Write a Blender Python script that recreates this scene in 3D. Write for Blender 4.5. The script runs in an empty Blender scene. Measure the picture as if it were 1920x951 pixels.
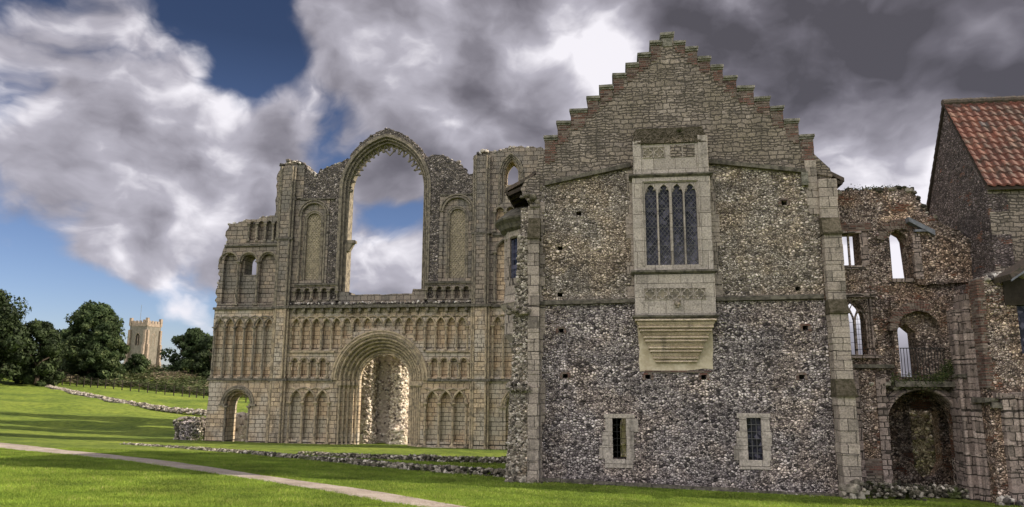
import bpy, bmesh, math, random
import numpy as np
from mathutils import Vector, Matrix, noise
from mathutils.geometry import tessellate_polygon
R = math.radians
random.seed(7)
rng = np.random.default_rng(11)

# ------------------------------------------------------------------ camera, world, sun
scene = bpy.context.scene
EYE = 3.0
cam = bpy.data.cameras.new('camera'); cam_o = bpy.data.objects.new('camera', cam)
scene.collection.objects.link(cam_o); scene.camera = cam_o
cam.sensor_width = 36; cam.lens = 36 * 1400 / 1920
cam.clip_start = .1; cam.clip_end = 6000
cam_o.location = (0, 0, EYE)
cam_o.matrix_world = (Matrix.Translation((0, 0, EYE)) @ Matrix.Rotation(R(90 + 10.03), 4, 'X') @ Matrix.Rotation(R(.25), 4, 'Z'))

SUN_EL, SUN_AZ = 31, 1        # azimuth measured from +X towards +Y
sd = Vector((math.cos(R(SUN_EL)) * math.cos(R(SUN_AZ)), math.cos(R(SUN_EL)) * math.sin(R(SUN_AZ)), math.sin(R(SUN_EL))))
sun = bpy.data.lights.new('sun', 'SUN'); sun_o = bpy.data.objects.new('sun', sun)
scene.collection.objects.link(sun_o)
sun.energy = 4.6; sun.angle = R(.5); sun.color = (1, .87, .70)
sun_o.rotation_euler = sd.to_track_quat('Z', 'Y').to_euler()

scene.view_settings.view_transform = 'Standard'
scene.view_settings.look = 'None'
scene.view_settings.gamma = 1
scene.view_settings.exposure = 0.76
scene.cycles.max_bounces = 6
scene.cycles.use_denoising = True

class NT:
    """small node-tree writer"""
    def __init__(s, t): s.t = t; s.n = t.nodes; s.l = t.links
    def new(s, typ, inp=None, **kw):
        n = s.n.new(typ)
        for k, v in kw.items(): setattr(n, k, v)
        for k, v in (inp or {}).items():
            s.put(n.inputs[k], v)
        return n
    def put(s, sock, v):
        if isinstance(v, bpy.types.NodeSocket): s.l.new(v, sock)
        elif isinstance(v, bpy.types.Node): s.l.new(v.outputs[0], sock)
        elif isinstance(v, (tuple, list)) and sock.type == 'RGBA' and len(v) == 3: sock.default_value = (*v, 1)
        else: sock.default_value = v
    def math(s, op, a, b=0.0, c=0.0, clamp=False):
        n = s.n.new('ShaderNodeMath'); n.operation = op; n.use_clamp = clamp
        s.put(n.inputs[0], a); s.put(n.inputs[1], b)
        if op in ('MULTIPLY_ADD', 'COMPARE', 'SMOOTH_MIN'): s.put(n.inputs[2], c)
        return n.outputs[0]
    def vmath(s, op, a, b=(0, 0, 0)):
        n = s.n.new('ShaderNodeVectorMath'); n.operation = op
        s.put(n.inputs[0], a); s.put(n.inputs[1], b)
        return n.outputs['Value'] if op in ('DOT_PRODUCT', 'LENGTH') else n.outputs[0]
    def noise(s, vec, scale, detail=4, rough=.6, dist=0.0, out='Fac'):
        n = s.new('ShaderNodeTexNoise', {'Vector': vec, 'Scale': scale, 'Detail': detail, 'Roughness': rough, 'Distortion': dist})
        return n.outputs[out]
    def rng(s, v, a, b, c=0.0, d=1.0, smooth=True):
        n = s.n.new('ShaderNodeMapRange'); n.interpolation_type = 'SMOOTHSTEP' if smooth else 'LINEAR'
        for i, x in enumerate((v, a, b, c, d)): s.put(n.inputs[i], x)
        return n.outputs[0]
    def mix(s, f, a, b, blend='MIX'):
        n = s.n.new('ShaderNodeMix'); n.data_type = 'RGBA'; n.blend_type = blend; n.clamp_factor = True
        s.put(n.inputs[0], f); s.put(n.inputs[6], a); s.put(n.inputs[7], b)
        return n.outputs[2]
    def ramp(s, f, stops, interp='LINEAR'):
        n = s.n.new('ShaderNodeValToRGB'); cr = n.color_ramp; cr.interpolation = interp
        while len(cr.elements) < len(stops): cr.elements.new(.5)
        for e, (p, c) in zip(cr.elements, stops): e.position = p; e.color = (*c, 1)
        s.put(n.inputs[0], f)
        return n.outputs[0]

world = bpy.data.worlds.new('World'); scene.world = world; world.use_nodes = True
w = NT(world.node_tree); w.n.clear()
SKY_S = .10
sky = w.new('ShaderNodeTexSky', sky_type='NISHITA', sun_disc=False, sun_elevation=R(SUN_EL),
            sun_rotation=R(90 - SUN_AZ), air_density=1.0, dust_density=.6, ozone_density=2.5)
dirn = w.vmath('NORMALIZE', w.new('ShaderNodeTexCoord').outputs['Generated'])
sep = w.new('ShaderNodeSeparateXYZ', {0: dirn})
dz = w.math('MAXIMUM', sep.outputs[2], 0.0)
flat = w.math('DIVIDE', 1.0, w.math('ADD', dz, .28))
cp = w.new('ShaderNodeCombineXYZ', {0: w.math('MULTIPLY', sep.outputs[0], flat), 1: w.math('MULTIPLY', sep.outputs[1], flat), 2: w.math('MULTIPLY', sep.outputs[2], 1.2)}).outputs[0]
def pix_dir(px, py):
    x, y = (px - 960) / 1400, (475.5 - py) / 1400
    p = R(10.03); v = Vector((x, math.cos(p) - y * math.sin(p), math.sin(p) + y * math.cos(p)))
    return v.normalized()
def blob(px, py, rad):        # rad in pixels of a 1920 wide frame -> angle; blobs of weather in the sky
    d = pix_dir(px, py) if not isinstance(px, Vector) else px
    c = math.cos(rad / 1400.0)
    dot = w.vmath('DOT_PRODUCT', dirn, tuple(d))
    return w.rng(dot, c, 1.0 - (1 - c) * .1)
def acc(items):
    tot = None
    for px, py, r, k in items:
        t = w.math('MULTIPLY', blob(px, py, r), k)
        tot = t if tot is None else w.math('ADD', tot, t)
    return tot
warp = w.vmath('SCALE', w.vmath('SUBTRACT', w.noise(dirn, 4.0, 4, .55, out='Color'), (.5, .5, .5))); warp.node.inputs['Scale'].default_value = .22
cq = w.vmath('ADD', w.vmath('MULTIPLY', dirn, (1.25, .9, 1.9)), warp)
def field(off, det):
    a_ = w.noise(w.vmath('ADD', cq, (3.1 + off[0], 8.3, 1.7 + off[1])), 3.1, det, .56)
    b_ = w.noise(w.vmath('ADD', cq, (1.1 + off[0], 4.3, .7 + off[1])), 4.2, max(det - 4, 3), .5)
    v_ = w.math('MULTIPLY', w.math('ABSOLUTE', w.math('SUBTRACT', b_, .5)), 2.6)      # billows: rounded tops with sharp creases
    return w.math('ADD', w.math('MULTIPLY', a_, .74), w.math('MULTIPLY', v_, .34))
n_big = field((0, 0), 9)
cover = w.math('ADD', n_big, acc([
    (230, 20, 210, -.15), (420, 90, 190, -.17), (540, 180, 140, -.17), (640, 240, 110, -.12), (250, 150, 90, -.10), (300, 400, 90, -.09), (30, 180, 80, -.09), (40, 60, 180, -.10), (80, 370, 110, -.11), (150, 510, 300, -.17), (470, 190, 120, -.06), (620, 260, 120, -.09), (300, 560, 260, -.12), (1010, 150, 80, -.12), (740, 405, 55, -.07), (150, 620, 130, -.12),
    (120, 130, 220, .13), (520, 330, 200, .10), (180, 420, 230, .09), (330, 500, 150, .07), (700, 250, 90, .06), (330, 60, 100, .05), (640, 60, 150, .06), (300, 60, 120, .05), (600, 200, 120, .07), (480, 160, 90, .05), (200, 120, 190, .10), (400, 220, 180, .11), (140, 240, 250, .19), (350, 330, 260, .17), (500, 400, 200, .12), (560, 230, 110, .07), (760, 90, 300, .20), (900, 250, 220, .14), (740, 500, 110, .12), (720, 330, 80, .16),
    (1640, 470, 150, .2), (1300, 160, 420, .26), (1750, 250, 560, .28), (180, 430, 150, .12), (350, 490, 120, .14), (60, 340, 90, .08), (480, 520, 80, .1), (335, 640, 90, .22), (60, 610, 90, .14), (420, 560, 90, .10), (230, 500, 110, .06), (1000, 60, 200, .12)]))
mask = w.rng(cover, .37, .56)
# light and dark inside the cloud: height difference of the same field towards the sun gives the lit and shaded sides
n_off = field((.045, .05), 6)
rel = w.math('MULTIPLY', w.math('SUBTRACT', n_big, n_off), 1.9)
n_lum = w.noise(w.vmath('ADD', cq, (7.7, 2.2, 5.1)), 2.6, 7, .5)
dens = w.rng(cover, .50, .92)
lum = w.math('ADD', w.math('ADD', w.rng(n_lum, .28, .72, .30, .92, False), rel), acc([(1480, 120, 420, -.22), (1800, 150, 300, -.13), (1100, 330, 200, -.1), (1080, 130, 170, .22), (1150, 210, 150, .28), (1130, 20, 130, .35),
    (1640, 400, 260, .75), (1880, 330, 120, .35), (740, 510, 110, .25), (330, 650, 110, .5), (150, 180, 220, .08), (620, 330, 160, .12), (330, 300, 170, .10), (250, 480, 220, .15), (720, 330, 80, -.16), (640, 400, 160, .08), (120, 330, 130, -.10), (1750, 120, 60, .16), (1840, 90, 60, .12)]))
lum = w.math('SUBTRACT', lum, w.math('MULTIPLY', dens, .16), clamp=True)
ccol = w.ramp(lum, [(0, (.10, .094, .11)), (.25, (.17, .16, .19)), (.5, (.30, .285, .33)), (.78, (.52, .50, .57)), (1, (1.0, .97, 1.03))])
back = blob(Vector((-.35, -.8, .55)).normalized(), 0, 1750)   # fill glow added to the unseen clouds behind the viewer, to light the fronts
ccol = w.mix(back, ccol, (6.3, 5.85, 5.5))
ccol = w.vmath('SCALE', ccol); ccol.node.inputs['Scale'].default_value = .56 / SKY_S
deep = w.rng(sep.outputs[2], .02, .42, 1.2, .40, False)
skyc = w.vmath('SCALE', w.vmath('MULTIPLY', sky, (.56, .56, .70))); w.put(skyc.node.inputs['Scale'], deep)
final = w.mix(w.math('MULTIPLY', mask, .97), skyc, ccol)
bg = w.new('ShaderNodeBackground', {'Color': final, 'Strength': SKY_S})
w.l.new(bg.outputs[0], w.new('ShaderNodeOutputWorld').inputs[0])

# ------------------------------------------------------------------ materials
def new_mat(name, rough=.9):
    m = bpy.data.materials.new(name); m.use_nodes = True
    t = NT(m.node_tree); b = t.n['Principled BSDF']
    b.inputs['Roughness'].default_value = rough
    b.inputs['Specular IOR Level'].default_value = .25
    return m, t, b
def wallco(t):
    o = t.new('ShaderNodeTexCoord').outputs['Object']
    s = t.new('ShaderNodeSeparateXYZ', {0: o})
    return o, t.new('ShaderNodeCombineXYZ', {0: t.math('ADD', s.outputs[0], s.outputs[1]), 1: s.outputs[2]}).outputs[0], s
def bump(t, b, h, dist, strength=1.0):
    t.put(b.inputs['Normal'], t.new('ShaderNodeBump', {'Height': h, 'Distance': dist, 'Strength': strength}).outputs[0])
def stains(t, o, col, k, tint=(.05, .045, .04)):
    v = t.vmath('MULTIPLY', o, (1.6, 1.6, .35))
    s = t.rng(t.noise(v, 1.3, 7, .68), .50, .76)
    return t.mix(t.math('MULTIPLY', s, k), col, tint)

def mat_ashlar(name, cols, bw=.42, bh=.24, stain=.55, mortar=(.028, .024, .02), tint=None, wob=.03, joint=.014, grit=.5, two=False):
    m, t, b = new_mat(name)
    o, uv, s = wallco(t)
    wv = t.vmath('SCALE', t.vmath('SUBTRACT', t.noise(o, 3.0, 2, .5, out='Color'), (.5, .5, .5)))
    wv.node.inputs['Scale'].default_value = wob
    zz = t.new('ShaderNodeCombineXYZ', {1: t.math('MULTIPLY', t.math('SUBTRACT', t.noise(t.new('ShaderNodeCombineXYZ', {2: s.outputs[2]}).outputs[0], 2.1, 3, .6), .5), bh * 1.6)}).outputs[0]
    uv = t.vmath('ADD', t.vmath('ADD', uv, wv), zz)
    br = t.new('ShaderNodeTexBrick', {'Vector': uv, 'Color1': (0, 0, 0), 'Color2': (1, 1, 1), 'Mortar': (.5, .5, .5), 'Scale': 1.0,
               'Mortar Size': joint, 'Mortar Smooth': .35, 'Bias': 0.0, 'Brick Width': bw, 'Row Height': bh}, offset=.47, squash=.8, squash_frequency=3)
    cols = [(c[0] * 1.0, c[1] * .965, c[2] * 1.03) for c in cols]
    col = t.ramp(br.outputs[0], [(i / (len(cols) - 1), c) for i, c in enumerate(cols)])
    if two:       # patches relaid in a different block size
        b2 = t.new('ShaderNodeTexBrick', {'Vector': t.vmath('ADD', uv, (.13, .05, 0)), 'Color1': (0, 0, 0), 'Color2': (1, 1, 1), 'Mortar': (.5, .5, .5), 'Scale': 1.0,
               'Mortar Size': joint * 1.2, 'Mortar Smooth': .35, 'Brick Width': bw * .62, 'Row Height': bh * .58}, offset=.41, squash=1.5, squash_frequency=2)
        pk = t.rng(t.noise(t.vmath('MULTIPLY', o, (1, 1, 2.2)), 1.15, 3, .6), .49, .51)
        col = t.mix(pk, col, t.ramp(b2.outputs[0], [(i / (len(cols) - 1), c) for i, c in enumerate(cols[::-1])]))
        brf = t.new('ShaderNodeMix', {0: pk, 2: br.outputs[1], 3: b2.outputs[1]}, data_type='FLOAT').outputs[0]
    else: brf = br.outputs[1]
    big = t.noise(o, .55, 5, .6)
    if tint: col = t.mix(t.rng(big, .42, .62), col, tint, 'MIX')
    fine = t.noise(o, 22, 5, .75)
    col = t.mix(1.0, col, t.ramp(fine, [(.25, (.32, .31, .30)), (.5, (1, 1, 1)), (.75, (1.65, 1.62, 1.58))]), 'MULTIPLY')
    mid = t.noise(o, 5.0, 5, .65)
    col = t.mix(t.rng(mid, .52, .75, 0, grit), col, (.075, .068, .058))
    col = stains(t, o, col, stain)
    col = t.mix(t.math('MULTIPLY', brf, .9), col, mortar)
    t.put(b.inputs['Base Color'], col)
    h = t.math('ADD', t.math('MULTIPLY', t.math('SUBTRACT', 1.0, brf), .6), t.math('ADD', t.math('MULTIPLY', fine, .35), t.math('MULTIPLY', mid, .6)))
    bump(t, b, h, .045)
    return m

def flint_nodes(t, o, scale, stops, mortar, flatten=1.25, edge=.10):
    v = t.vmath('MULTIPLY', o, (1, 1, flatten))
    nv = t.vmath('SCALE', t.noise(v, 5.0, 2, .5, out='Color')); nv.node.inputs['Scale'].default_value = .07
    v = t.vmath('ADD', v, nv)
    zone = t.rng(t.noise(t.vmath('MULTIPLY', o, (1, 1, 1.8)), .9, 4, .6), .46, .54)
    def vor(feat, out):
        a_ = t.new('ShaderNodeTexVoronoi', {'Vector': v, 'Scale': scale, 'Randomness': .95}, feature=feat).outputs[out]
        b_ = t.new('ShaderNodeTexVoronoi', {'Vector': v, 'Scale': scale * 1.6, 'Randomness': 1.0}, feature=feat).outputs[out]
        return t.mix(zone, a_, b_)
    fcol = vor('F1', 'Color'); dist_e = vor('DISTANCE_TO_EDGE', 0)
    r = t.new('ShaderNodeSeparateColor', {0: fcol}).outputs[0]
    col = t.ramp(r, [(p, (c[0] * 1.0, c[1] * .965, c[2] * 1.02)) for p, c in stops])
    inner = t.noise(o, scale * 3.2, 3, .7)
    col = t.mix(1.0, col, t.ramp(inner, [(.3, (.38, .37, .38)), (.52, (1.05, 1.04, 1.03)), (.7, (1.85, 1.83, 1.8))]), 'MULTIPLY')
    smear = t.rng(t.noise(o, 2.3, 6, .75), .50, .72, edge, edge * 3.4)
    mk = t.rng(dist_e, .02, smear)
    n2 = t.noise(o, 9, 4, .7)
    mort = t.mix(t.rng(n2, .35, .65), mortar[0], mortar[1])
    col = t.mix(mk, mort, col)
    col = t.mix(t.rng(t.noise(t.vmath('ADD', o, (5, 5, 5)), .55, 6, .7), .50, .68, 0, .5), col, t.mix(1.0, col, (.42, .40, .40), 'MULTIPLY'))
    h = t.math('ADD', t.rng(dist_e, .0, .28), t.math('MULTIPLY', inner, .35))
    return col, h

def mat_flint(name, scale, stops, mortar, stain=.4, brick=0.0, band=.25, honey=0.0, edge=.10, dist=.06):
    m, t, b = new_mat(name, .8)
    o, uv, s = wallco(t)
    col, h = flint_nodes(t, o, scale, stops, mortar, edge=edge)
    if brick > 0:
        br = t.new('ShaderNodeTexBrick', {'Vector': uv, 'Color1': (.17, .065, .045), 'Color2': (.28, .15, .105), 'Mortar': (.15, .13, .11), 'Scale': 1.0,
               'Mortar Size': .012, 'Mortar Smooth': .3, 'Brick Width': .24, 'Row Height': .075})
        bv = t.vmath('MULTIPLY', o, (1, 1, 1.9))
        mk = t.rng(t.noise(t.vmath('ADD', bv, (4, 1, 2)), 1.1, 5, .7), .62 - .12 * brick, .66 - .12 * brick)
        col = t.mix(mk, col, br.outputs[0])
    if honey > 0:
        hv = t.rng(t.noise(t.vmath('ADD', o, (9, 3, 4)), .7, 5, .65), .45, .62)
        col = t.mix(t.math('MULTIPLY', hv, honey), col, t.mix(1.0, col, (1.35, 1.05, .66), 'MULTIPLY'))
    bz = t.noise(t.vmath('MULTIPLY', o, (.25, .25, 3.2)), 1.0, 5, .7)
    col = t.mix(band, col, t.mix(1.0, col, t.ramp(bz, [(.35, (.35, .34, .34)), (.65, (1.7, 1.68, 1.6))]), 'MULTIPLY'))
    col = stains(t, o, col, stain)
    t.put(b.inputs['Base Color'], col)
    bump(t, b, h, dist)
    return m

def mat_plain(name, col, rough=.85, var=.35, scale=8, bmp=.015, col2=None, metal=0.0):
    m, t, b = new_mat(name, rough)
    o = t.new('ShaderNodeTexCoord').outputs['Object']
    n = t.noise(o, scale, 6, .7)
    c2 = col2 or tuple(c * (1 - var) for c in col)
    t.put(b.inputs['Base Color'], t.mix(t.rng(n, .35, .65), col, c2))
    b.inputs['Metallic'].default_value = metal
    if bmp: bump(t, b, n, bmp)
    return m

def mat_attr(name, stops, grit=14, rough=.85, bmp=.03, moss=0.0):
    """colour of its own for each stone / leaf / blade, read from the face attribute 'rnd'"""
    m, t, b = new_mat(name, rough)
    a = t.new('ShaderNodeAttribute', attribute_name='rnd').outputs['Fac']
    o = t.new('ShaderNodeTexCoord').outputs['Object']
    n = t.noise(o, grit, 4, .7)
    col = t.mix(1.0, t.ramp(a, stops), t.ramp(n, [(.3, (.5, .5, .5)), (.7, (1.35, 1.35, 1.35))]), 'MULTIPLY')
    if moss:
        col = t.mix(t.rng(t.noise(o, 1.7, 5, .7), .52, .64, 0, moss), col, (.05, .065, .018))
    t.put(b.inputs['Base Color'], col)
    if bmp: bump(t, b, n, bmp)
    return m, t, b

M = {}
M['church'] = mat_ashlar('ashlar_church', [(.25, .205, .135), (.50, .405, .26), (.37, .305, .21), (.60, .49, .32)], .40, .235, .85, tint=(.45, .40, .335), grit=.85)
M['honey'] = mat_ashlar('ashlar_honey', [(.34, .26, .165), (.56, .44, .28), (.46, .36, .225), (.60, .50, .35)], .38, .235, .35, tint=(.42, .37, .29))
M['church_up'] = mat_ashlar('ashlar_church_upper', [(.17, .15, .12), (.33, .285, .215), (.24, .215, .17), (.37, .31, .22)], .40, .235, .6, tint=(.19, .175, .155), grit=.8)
M['church_flint'] = mat_flint('flint_core_church', 7.5, [(0, (.05, .048, .05)), (.35, (.14, .13, .12)), (.7, (.30, .27, .23)), (1, (.55, .52, .47))], ((.13, .115, .09), (.05, .045, .04)), .45, edge=.13)
M['gable'] = mat_ashlar('ashlar_gable', [(.14, .125, .10), (.32, .28, .22), (.22, .195, .16), (.37, .33, .27)], .29, .145, .75, mortar=(.065, .057, .048), tint=(.23, .195, .155), wob=.17, joint=.016, grit=.9, two=True)
M['quoin'] = mat_ashlar('limestone_quoin', [(.21, .19, .155), (.40, .36, .29), (.31, .275, .225), (.36, .325, .265)], .5, .31, .75, wob=.05, joint=.01, grit=.75)
M['oriel'] = mat_ashlar('oriel_limestone', [(.33, .305, .255), (.43, .40, .335), (.37, .345, .29), (.41, .38, .31)], .62, .42, .75, mortar=(.10, .085, .07), wob=.01, joint=.006, grit=.6)
M['oriel_gold'] = mat_ashlar('oriel_limestone_golden', [(.42, .355, .245), (.54, .47, .34), (.46, .39, .27)], .9, .2, .85, mortar=(.3, .25, .15), wob=.01, joint=.004, grit=.25)
M['flint_dark'] = mat_flint('knapped_flint_dark', 11.5, [(0, (.04, .038, .042)), (.18, (.15, .137, .14)), (.4, (.38, .35, .345)), (.7, (.66, .62, .59)), (1, (.92, .88, .84))], ((.13, .115, .105), (.018, .016, .017)), .4, band=.5, honey=.2)
M['flint_light'] = mat_flint('field_flint_light', 10.5, [(0, (.09, .085, .075)), (.22, (.27, .245, .205)), (.5, (.48, .445, .375)), (.8, (.66, .62, .53)), (1, (.84, .80, .71))], ((.22, .19, .145), (.03, .027, .023)), .4, brick=.0, band=.45, honey=.25)
M['rubble_red'] = mat_flint('flint_and_brick_rubble', 11, [(0, (.045, .04, .036)), (.22, (.23, .185, .155)), (.5, (.46, .375, .31)), (1, (.85, .75, .65))], ((.13, .10, .08), (.035, .027, .022)), .75, brick=.38, honey=.35, band=.5)
M['rubble_house'] = mat_flint('house_gable_rubble', 9.0, [(0, (.05, .042, .04)), (.3, (.12, .10, .095)), (.6, (.22, .185, .175)), (1, (.40, .36, .335))], ((.12, .10, .092), (.04, .034, .032)), .4, brick=.25, edge=.2, dist=.04)
M['brick'] = mat_ashlar('old_red_brick', [(.07, .05, .042), (.17, .09, .068), (.13, .10, .08), (.25, .205, .165)], .235, .072, .6, mortar=(.20, .18, .15), wob=.02, joint=.009)
M['quoin_dirty'] = mat_ashlar('dirty_limestone', [(.14, .12, .10), (.34, .28, .235), (.24, .20, .17), (.42, .355, .30)], .4, .3, .8, wob=.08, joint=.014, grit=.9, two=True)
M['coping'] = mat_plain('coping_stone', (.25, .235, .20), col2=(.09, .09, .07), scale=9, bmp=.03)
M['moulding'] = mat_plain('weathered_moulding', (.46, .375, .26), col2=(.17, .145, .11), scale=4.5, bmp=.03)
M['diaper'] = mat_plain('diaper_stone', (.36, .31, .225), col2=(.20, .175, .13), scale=7, bmp=.03)
M['moulding_grey'] = mat_plain('weathered_moulding_grey', (.27, .235, .18), col2=(.10, .09, .075), scale=5, bmp=.035)
M['string'] = mat_plain('lichened_string', (.17, .155, .125), col2=(.055, .05, .042), scale=6, bmp=.05)
M['plaster'] = mat_plain('pale_render', (.56, .50, .38), col2=(.40, .34, .24), scale=4, bmp=.02)
M['moss'] = mat_plain('moss', (.045, .04, .02), col2=(.13, .11, .08), scale=9, bmp=.08)
M['iron'] = mat_plain('black_iron', (.02, .02, .02), .6, bmp=0)
M['lead'] = mat_plain('lead_sheet', (.18, .19, .22), .5, bmp=.01)
M['lead_came'] = mat_plain('lead_came', (.16, .16, .165), .7, bmp=0)
M['timber'] = mat_plain('dark_timber', (.05, .04, .032), bmp=.01)
M['dark'] = mat_plain('shade_dark_fill', (.05, .045, .04), bmp=0)  # near-black base colour stands in for the shade inside openings
M['tile_dark'] = mat_plain('old_roof_tile', (.12, .09, .075), col2=(.06, .055, .045), scale=12, bmp=.02)
m, t, b = new_mat('old_window_glass', .12); M['glass'] = m
o_, uv_, s_ = wallco(t)
vc = t.new('ShaderNodeTexVoronoi', {'Vector': t.vmath('MULTIPLY', uv_, (1, 1, 1)), 'Scale': 9.0}).outputs['Color']
t.put(b.inputs['Base Color'], t.ramp(t.new('ShaderNodeSeparateColor', {0: vc}).outputs[0], [(0, (.008, .008, .012)), (.6, (.03, .03, .05)), (1, (.11, .105, .15))]))
b.inputs['Specular IOR Level'].default_value = .22
bump(t, b, t.new('ShaderNodeSeparateColor', {0: vc}).outputs[1], .01)

# pantile: real geometry, colour per tile by position
m, t, b = new_mat('red_pantile', .75); M['pantile'] = m
a = t.new('ShaderNodeAttribute', attribute_name='rnd').outputs['Fac']
o_ = t.new('ShaderNodeTexCoord').outputs['Object']
col = t.ramp(a, [(0, (.085, .032, .024)), (.5, (.13, .046, .031)), (.85, (.17, .062, .04)), (.97, (.16, .085, .06)), (1, (.06, .06, .07))])
col = t.mix(t.rng(t.noise(o_, 2.2, 7, .78), .44, .62, 0, .85), col, (.05, .036, .028))
col = t.mix(t.rng(t.noise(o_, 14, 4, .7), .5, .75, 0, .5), col, (.09, .06, .045))
t.put(b.inputs['Base Color'], col); bump(t, b, t.noise(o_, 30, 3), .01)

STONE = [(0, (.035, .032, .035)), (.25, (.13, .115, .105)), (.55, (.32, .29, .25)), (.8, (.52, .48, .42)), (1, (.70, .67, .62))]
M['stones'] = mat_attr('loose_flint_and_stone', [(0, (.02, .02, .015)), (.35, (.075, .068, .05)), (.65, (.19, .17, .135)), (.88, (.36, .33, .28)), (1, (.60, .56, .50))], 10, moss=.9)[0]
M['stones_dry'] = mat_attr('broken_flint_core', STONE, 10)[0]
M['pier_stones'] = mat_attr('pale_flint_core', [(0, (.14, .12, .11)), (.25, (.42, .36, .30)), (.6, (.68, .60, .50)), (1, (.88, .82, .72))], 9)[0]
M['pier_core'] = mat_plain('lime_core', (.64, .56, .46), col2=(.42, .36, .30), scale=6, bmp=.08)
M['stones_col'] = mat_attr('mortared_flint', [(0, (.05, .045, .04)), (.4, (.20, .175, .14)), (.8, (.38, .34, .285)), (1, (.55, .51, .45))], 8)[0]
M['boulders'] = mat_attr('footing_boulder', [(0, (.09, .08, .065)), (.5, (.24, .215, .175)), (1, (.42, .39, .33))], 6, bmp=.06)[0]
M['leaf_ruin'] = mat_attr('wall_weed_leaf', [(0, (.02, .035, .01)), (.6, (.05, .07, .02)), (1, (.12, .12, .05))], 3, bmp=0)[0]
def leafmat(name, stops, trans=.25):
    m, t, b = mat_attr(name, stops, .6, .7, 0)
    tr = t.new('ShaderNodeBsdfTranslucent', {'Color': b.inputs['Base Color'].links[0].from_socket})
    mx = t.new('ShaderNodeMixShader', {0: trans, 1: b.outputs[0], 2: tr.outputs[0]})
    t.l.new(mx.outputs[0], t.n['Material Output'].inputs[0])
    return m
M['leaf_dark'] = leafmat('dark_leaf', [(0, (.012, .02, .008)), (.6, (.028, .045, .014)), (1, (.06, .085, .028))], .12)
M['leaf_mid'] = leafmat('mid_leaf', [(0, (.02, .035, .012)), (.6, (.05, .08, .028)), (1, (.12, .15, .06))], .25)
M['scrub'] = leafmat('scrub_leaf', [(0, (.035, .05, .018)), (.45, (.075, .10, .035)), (.75, (.13, .135, .065)), (1, (.21, .17, .12))], .25)
M['blade'] = leafmat('grass_blade', [(0, (.08, .14, .016)), (.5, (.19, .28, .034)), (.93, (.32, .40, .07)), (1, (.42, .38, .16))], .35)
M['bark'] = mat_plain('bark', (.07, .055, .04), bmp=.05)

m, t, b = new_mat('mown_grass', .95); M['grass'] = m
o_ = t.new('ShaderNodeTexCoord').outputs['Object']
n1 = t.noise(o_, .22, 6, .6); n2 = t.noise(o_, 2.2, 6, .7); n3 = t.noise(t.vmath('MULTIPLY', o_, (1, 1, 1)), 26, 4, .8)
col = t.ramp(n1, [(.3, (.085, .135, .018)), (.5, (.15, .21, .028)), (.7, (.21, .265, .04))])
col = t.mix(1.0, col, t.ramp(n2, [(.28, (.4, .45, .4)), (.5, (1, 1, 1)), (.75, (1.6, 1.45, 1.3))]), 'MULTIPLY')
col = t.mix(1.0, col, t.ramp(n3, [(.25, (.4, .42, .4)), (.5, (1, 1, 1)), (.78, (1.7, 1.6, 1.5))]), 'MULTIPLY')
col = t.mix(t.rng(t.noise(o_, .8, 7, .78), .60, .70, 0, .75), col, (.12, .10, .045))
t.put(b.inputs['Base Color'], col)
bump(t, b, t.math('ADD', t.math('MULTIPLY', n3, .6), n2), .16)

m, t, b = new_mat('gravel_path', .95); M['path'] = m
o_ = t.new('ShaderNodeTexCoord').outputs['Object']
n2 = t.noise(o_, 34, 3, .8); n1 = t.noise(o_, 1.2, 5, .65)
col = t.mix(1.0, t.ramp(n1, [(.3, (.22, .185, .155)), (.5, (.32, .275, .24)), (.7, (.42, .37, .33))]), t.ramp(n2, [(.3, (.4, .39, .38)), (.7, (1.6, 1.6, 1.6))]), 'MULTIPLY')
col = t.mix(t.rng(t.noise(o_, 2.6, 6, .75), .56, .72, 0, .7), col, (.10, .12, .04))
t.put(b.inputs['Base Color'], col); bump(t, b, n2, .03)

# ------------------------------------------------------------------ mesh helpers
def link(o): scene.collection.objects.link(o); return o
def thing(name, label, cat, group=None, loc=(0, 0, 0), rz=0):
    o = link(bpy.data.objects.new(name, None)); o.location = loc; o.rotation_euler = (0, 0, rz)
    o['label'] = label; o['category'] = cat
    if group: o['group'] = group
    return o
def tag(o, label, cat, group=None):
    o['label'] = label; o['category'] = cat
    if group: o['group'] = group
    return o

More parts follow.
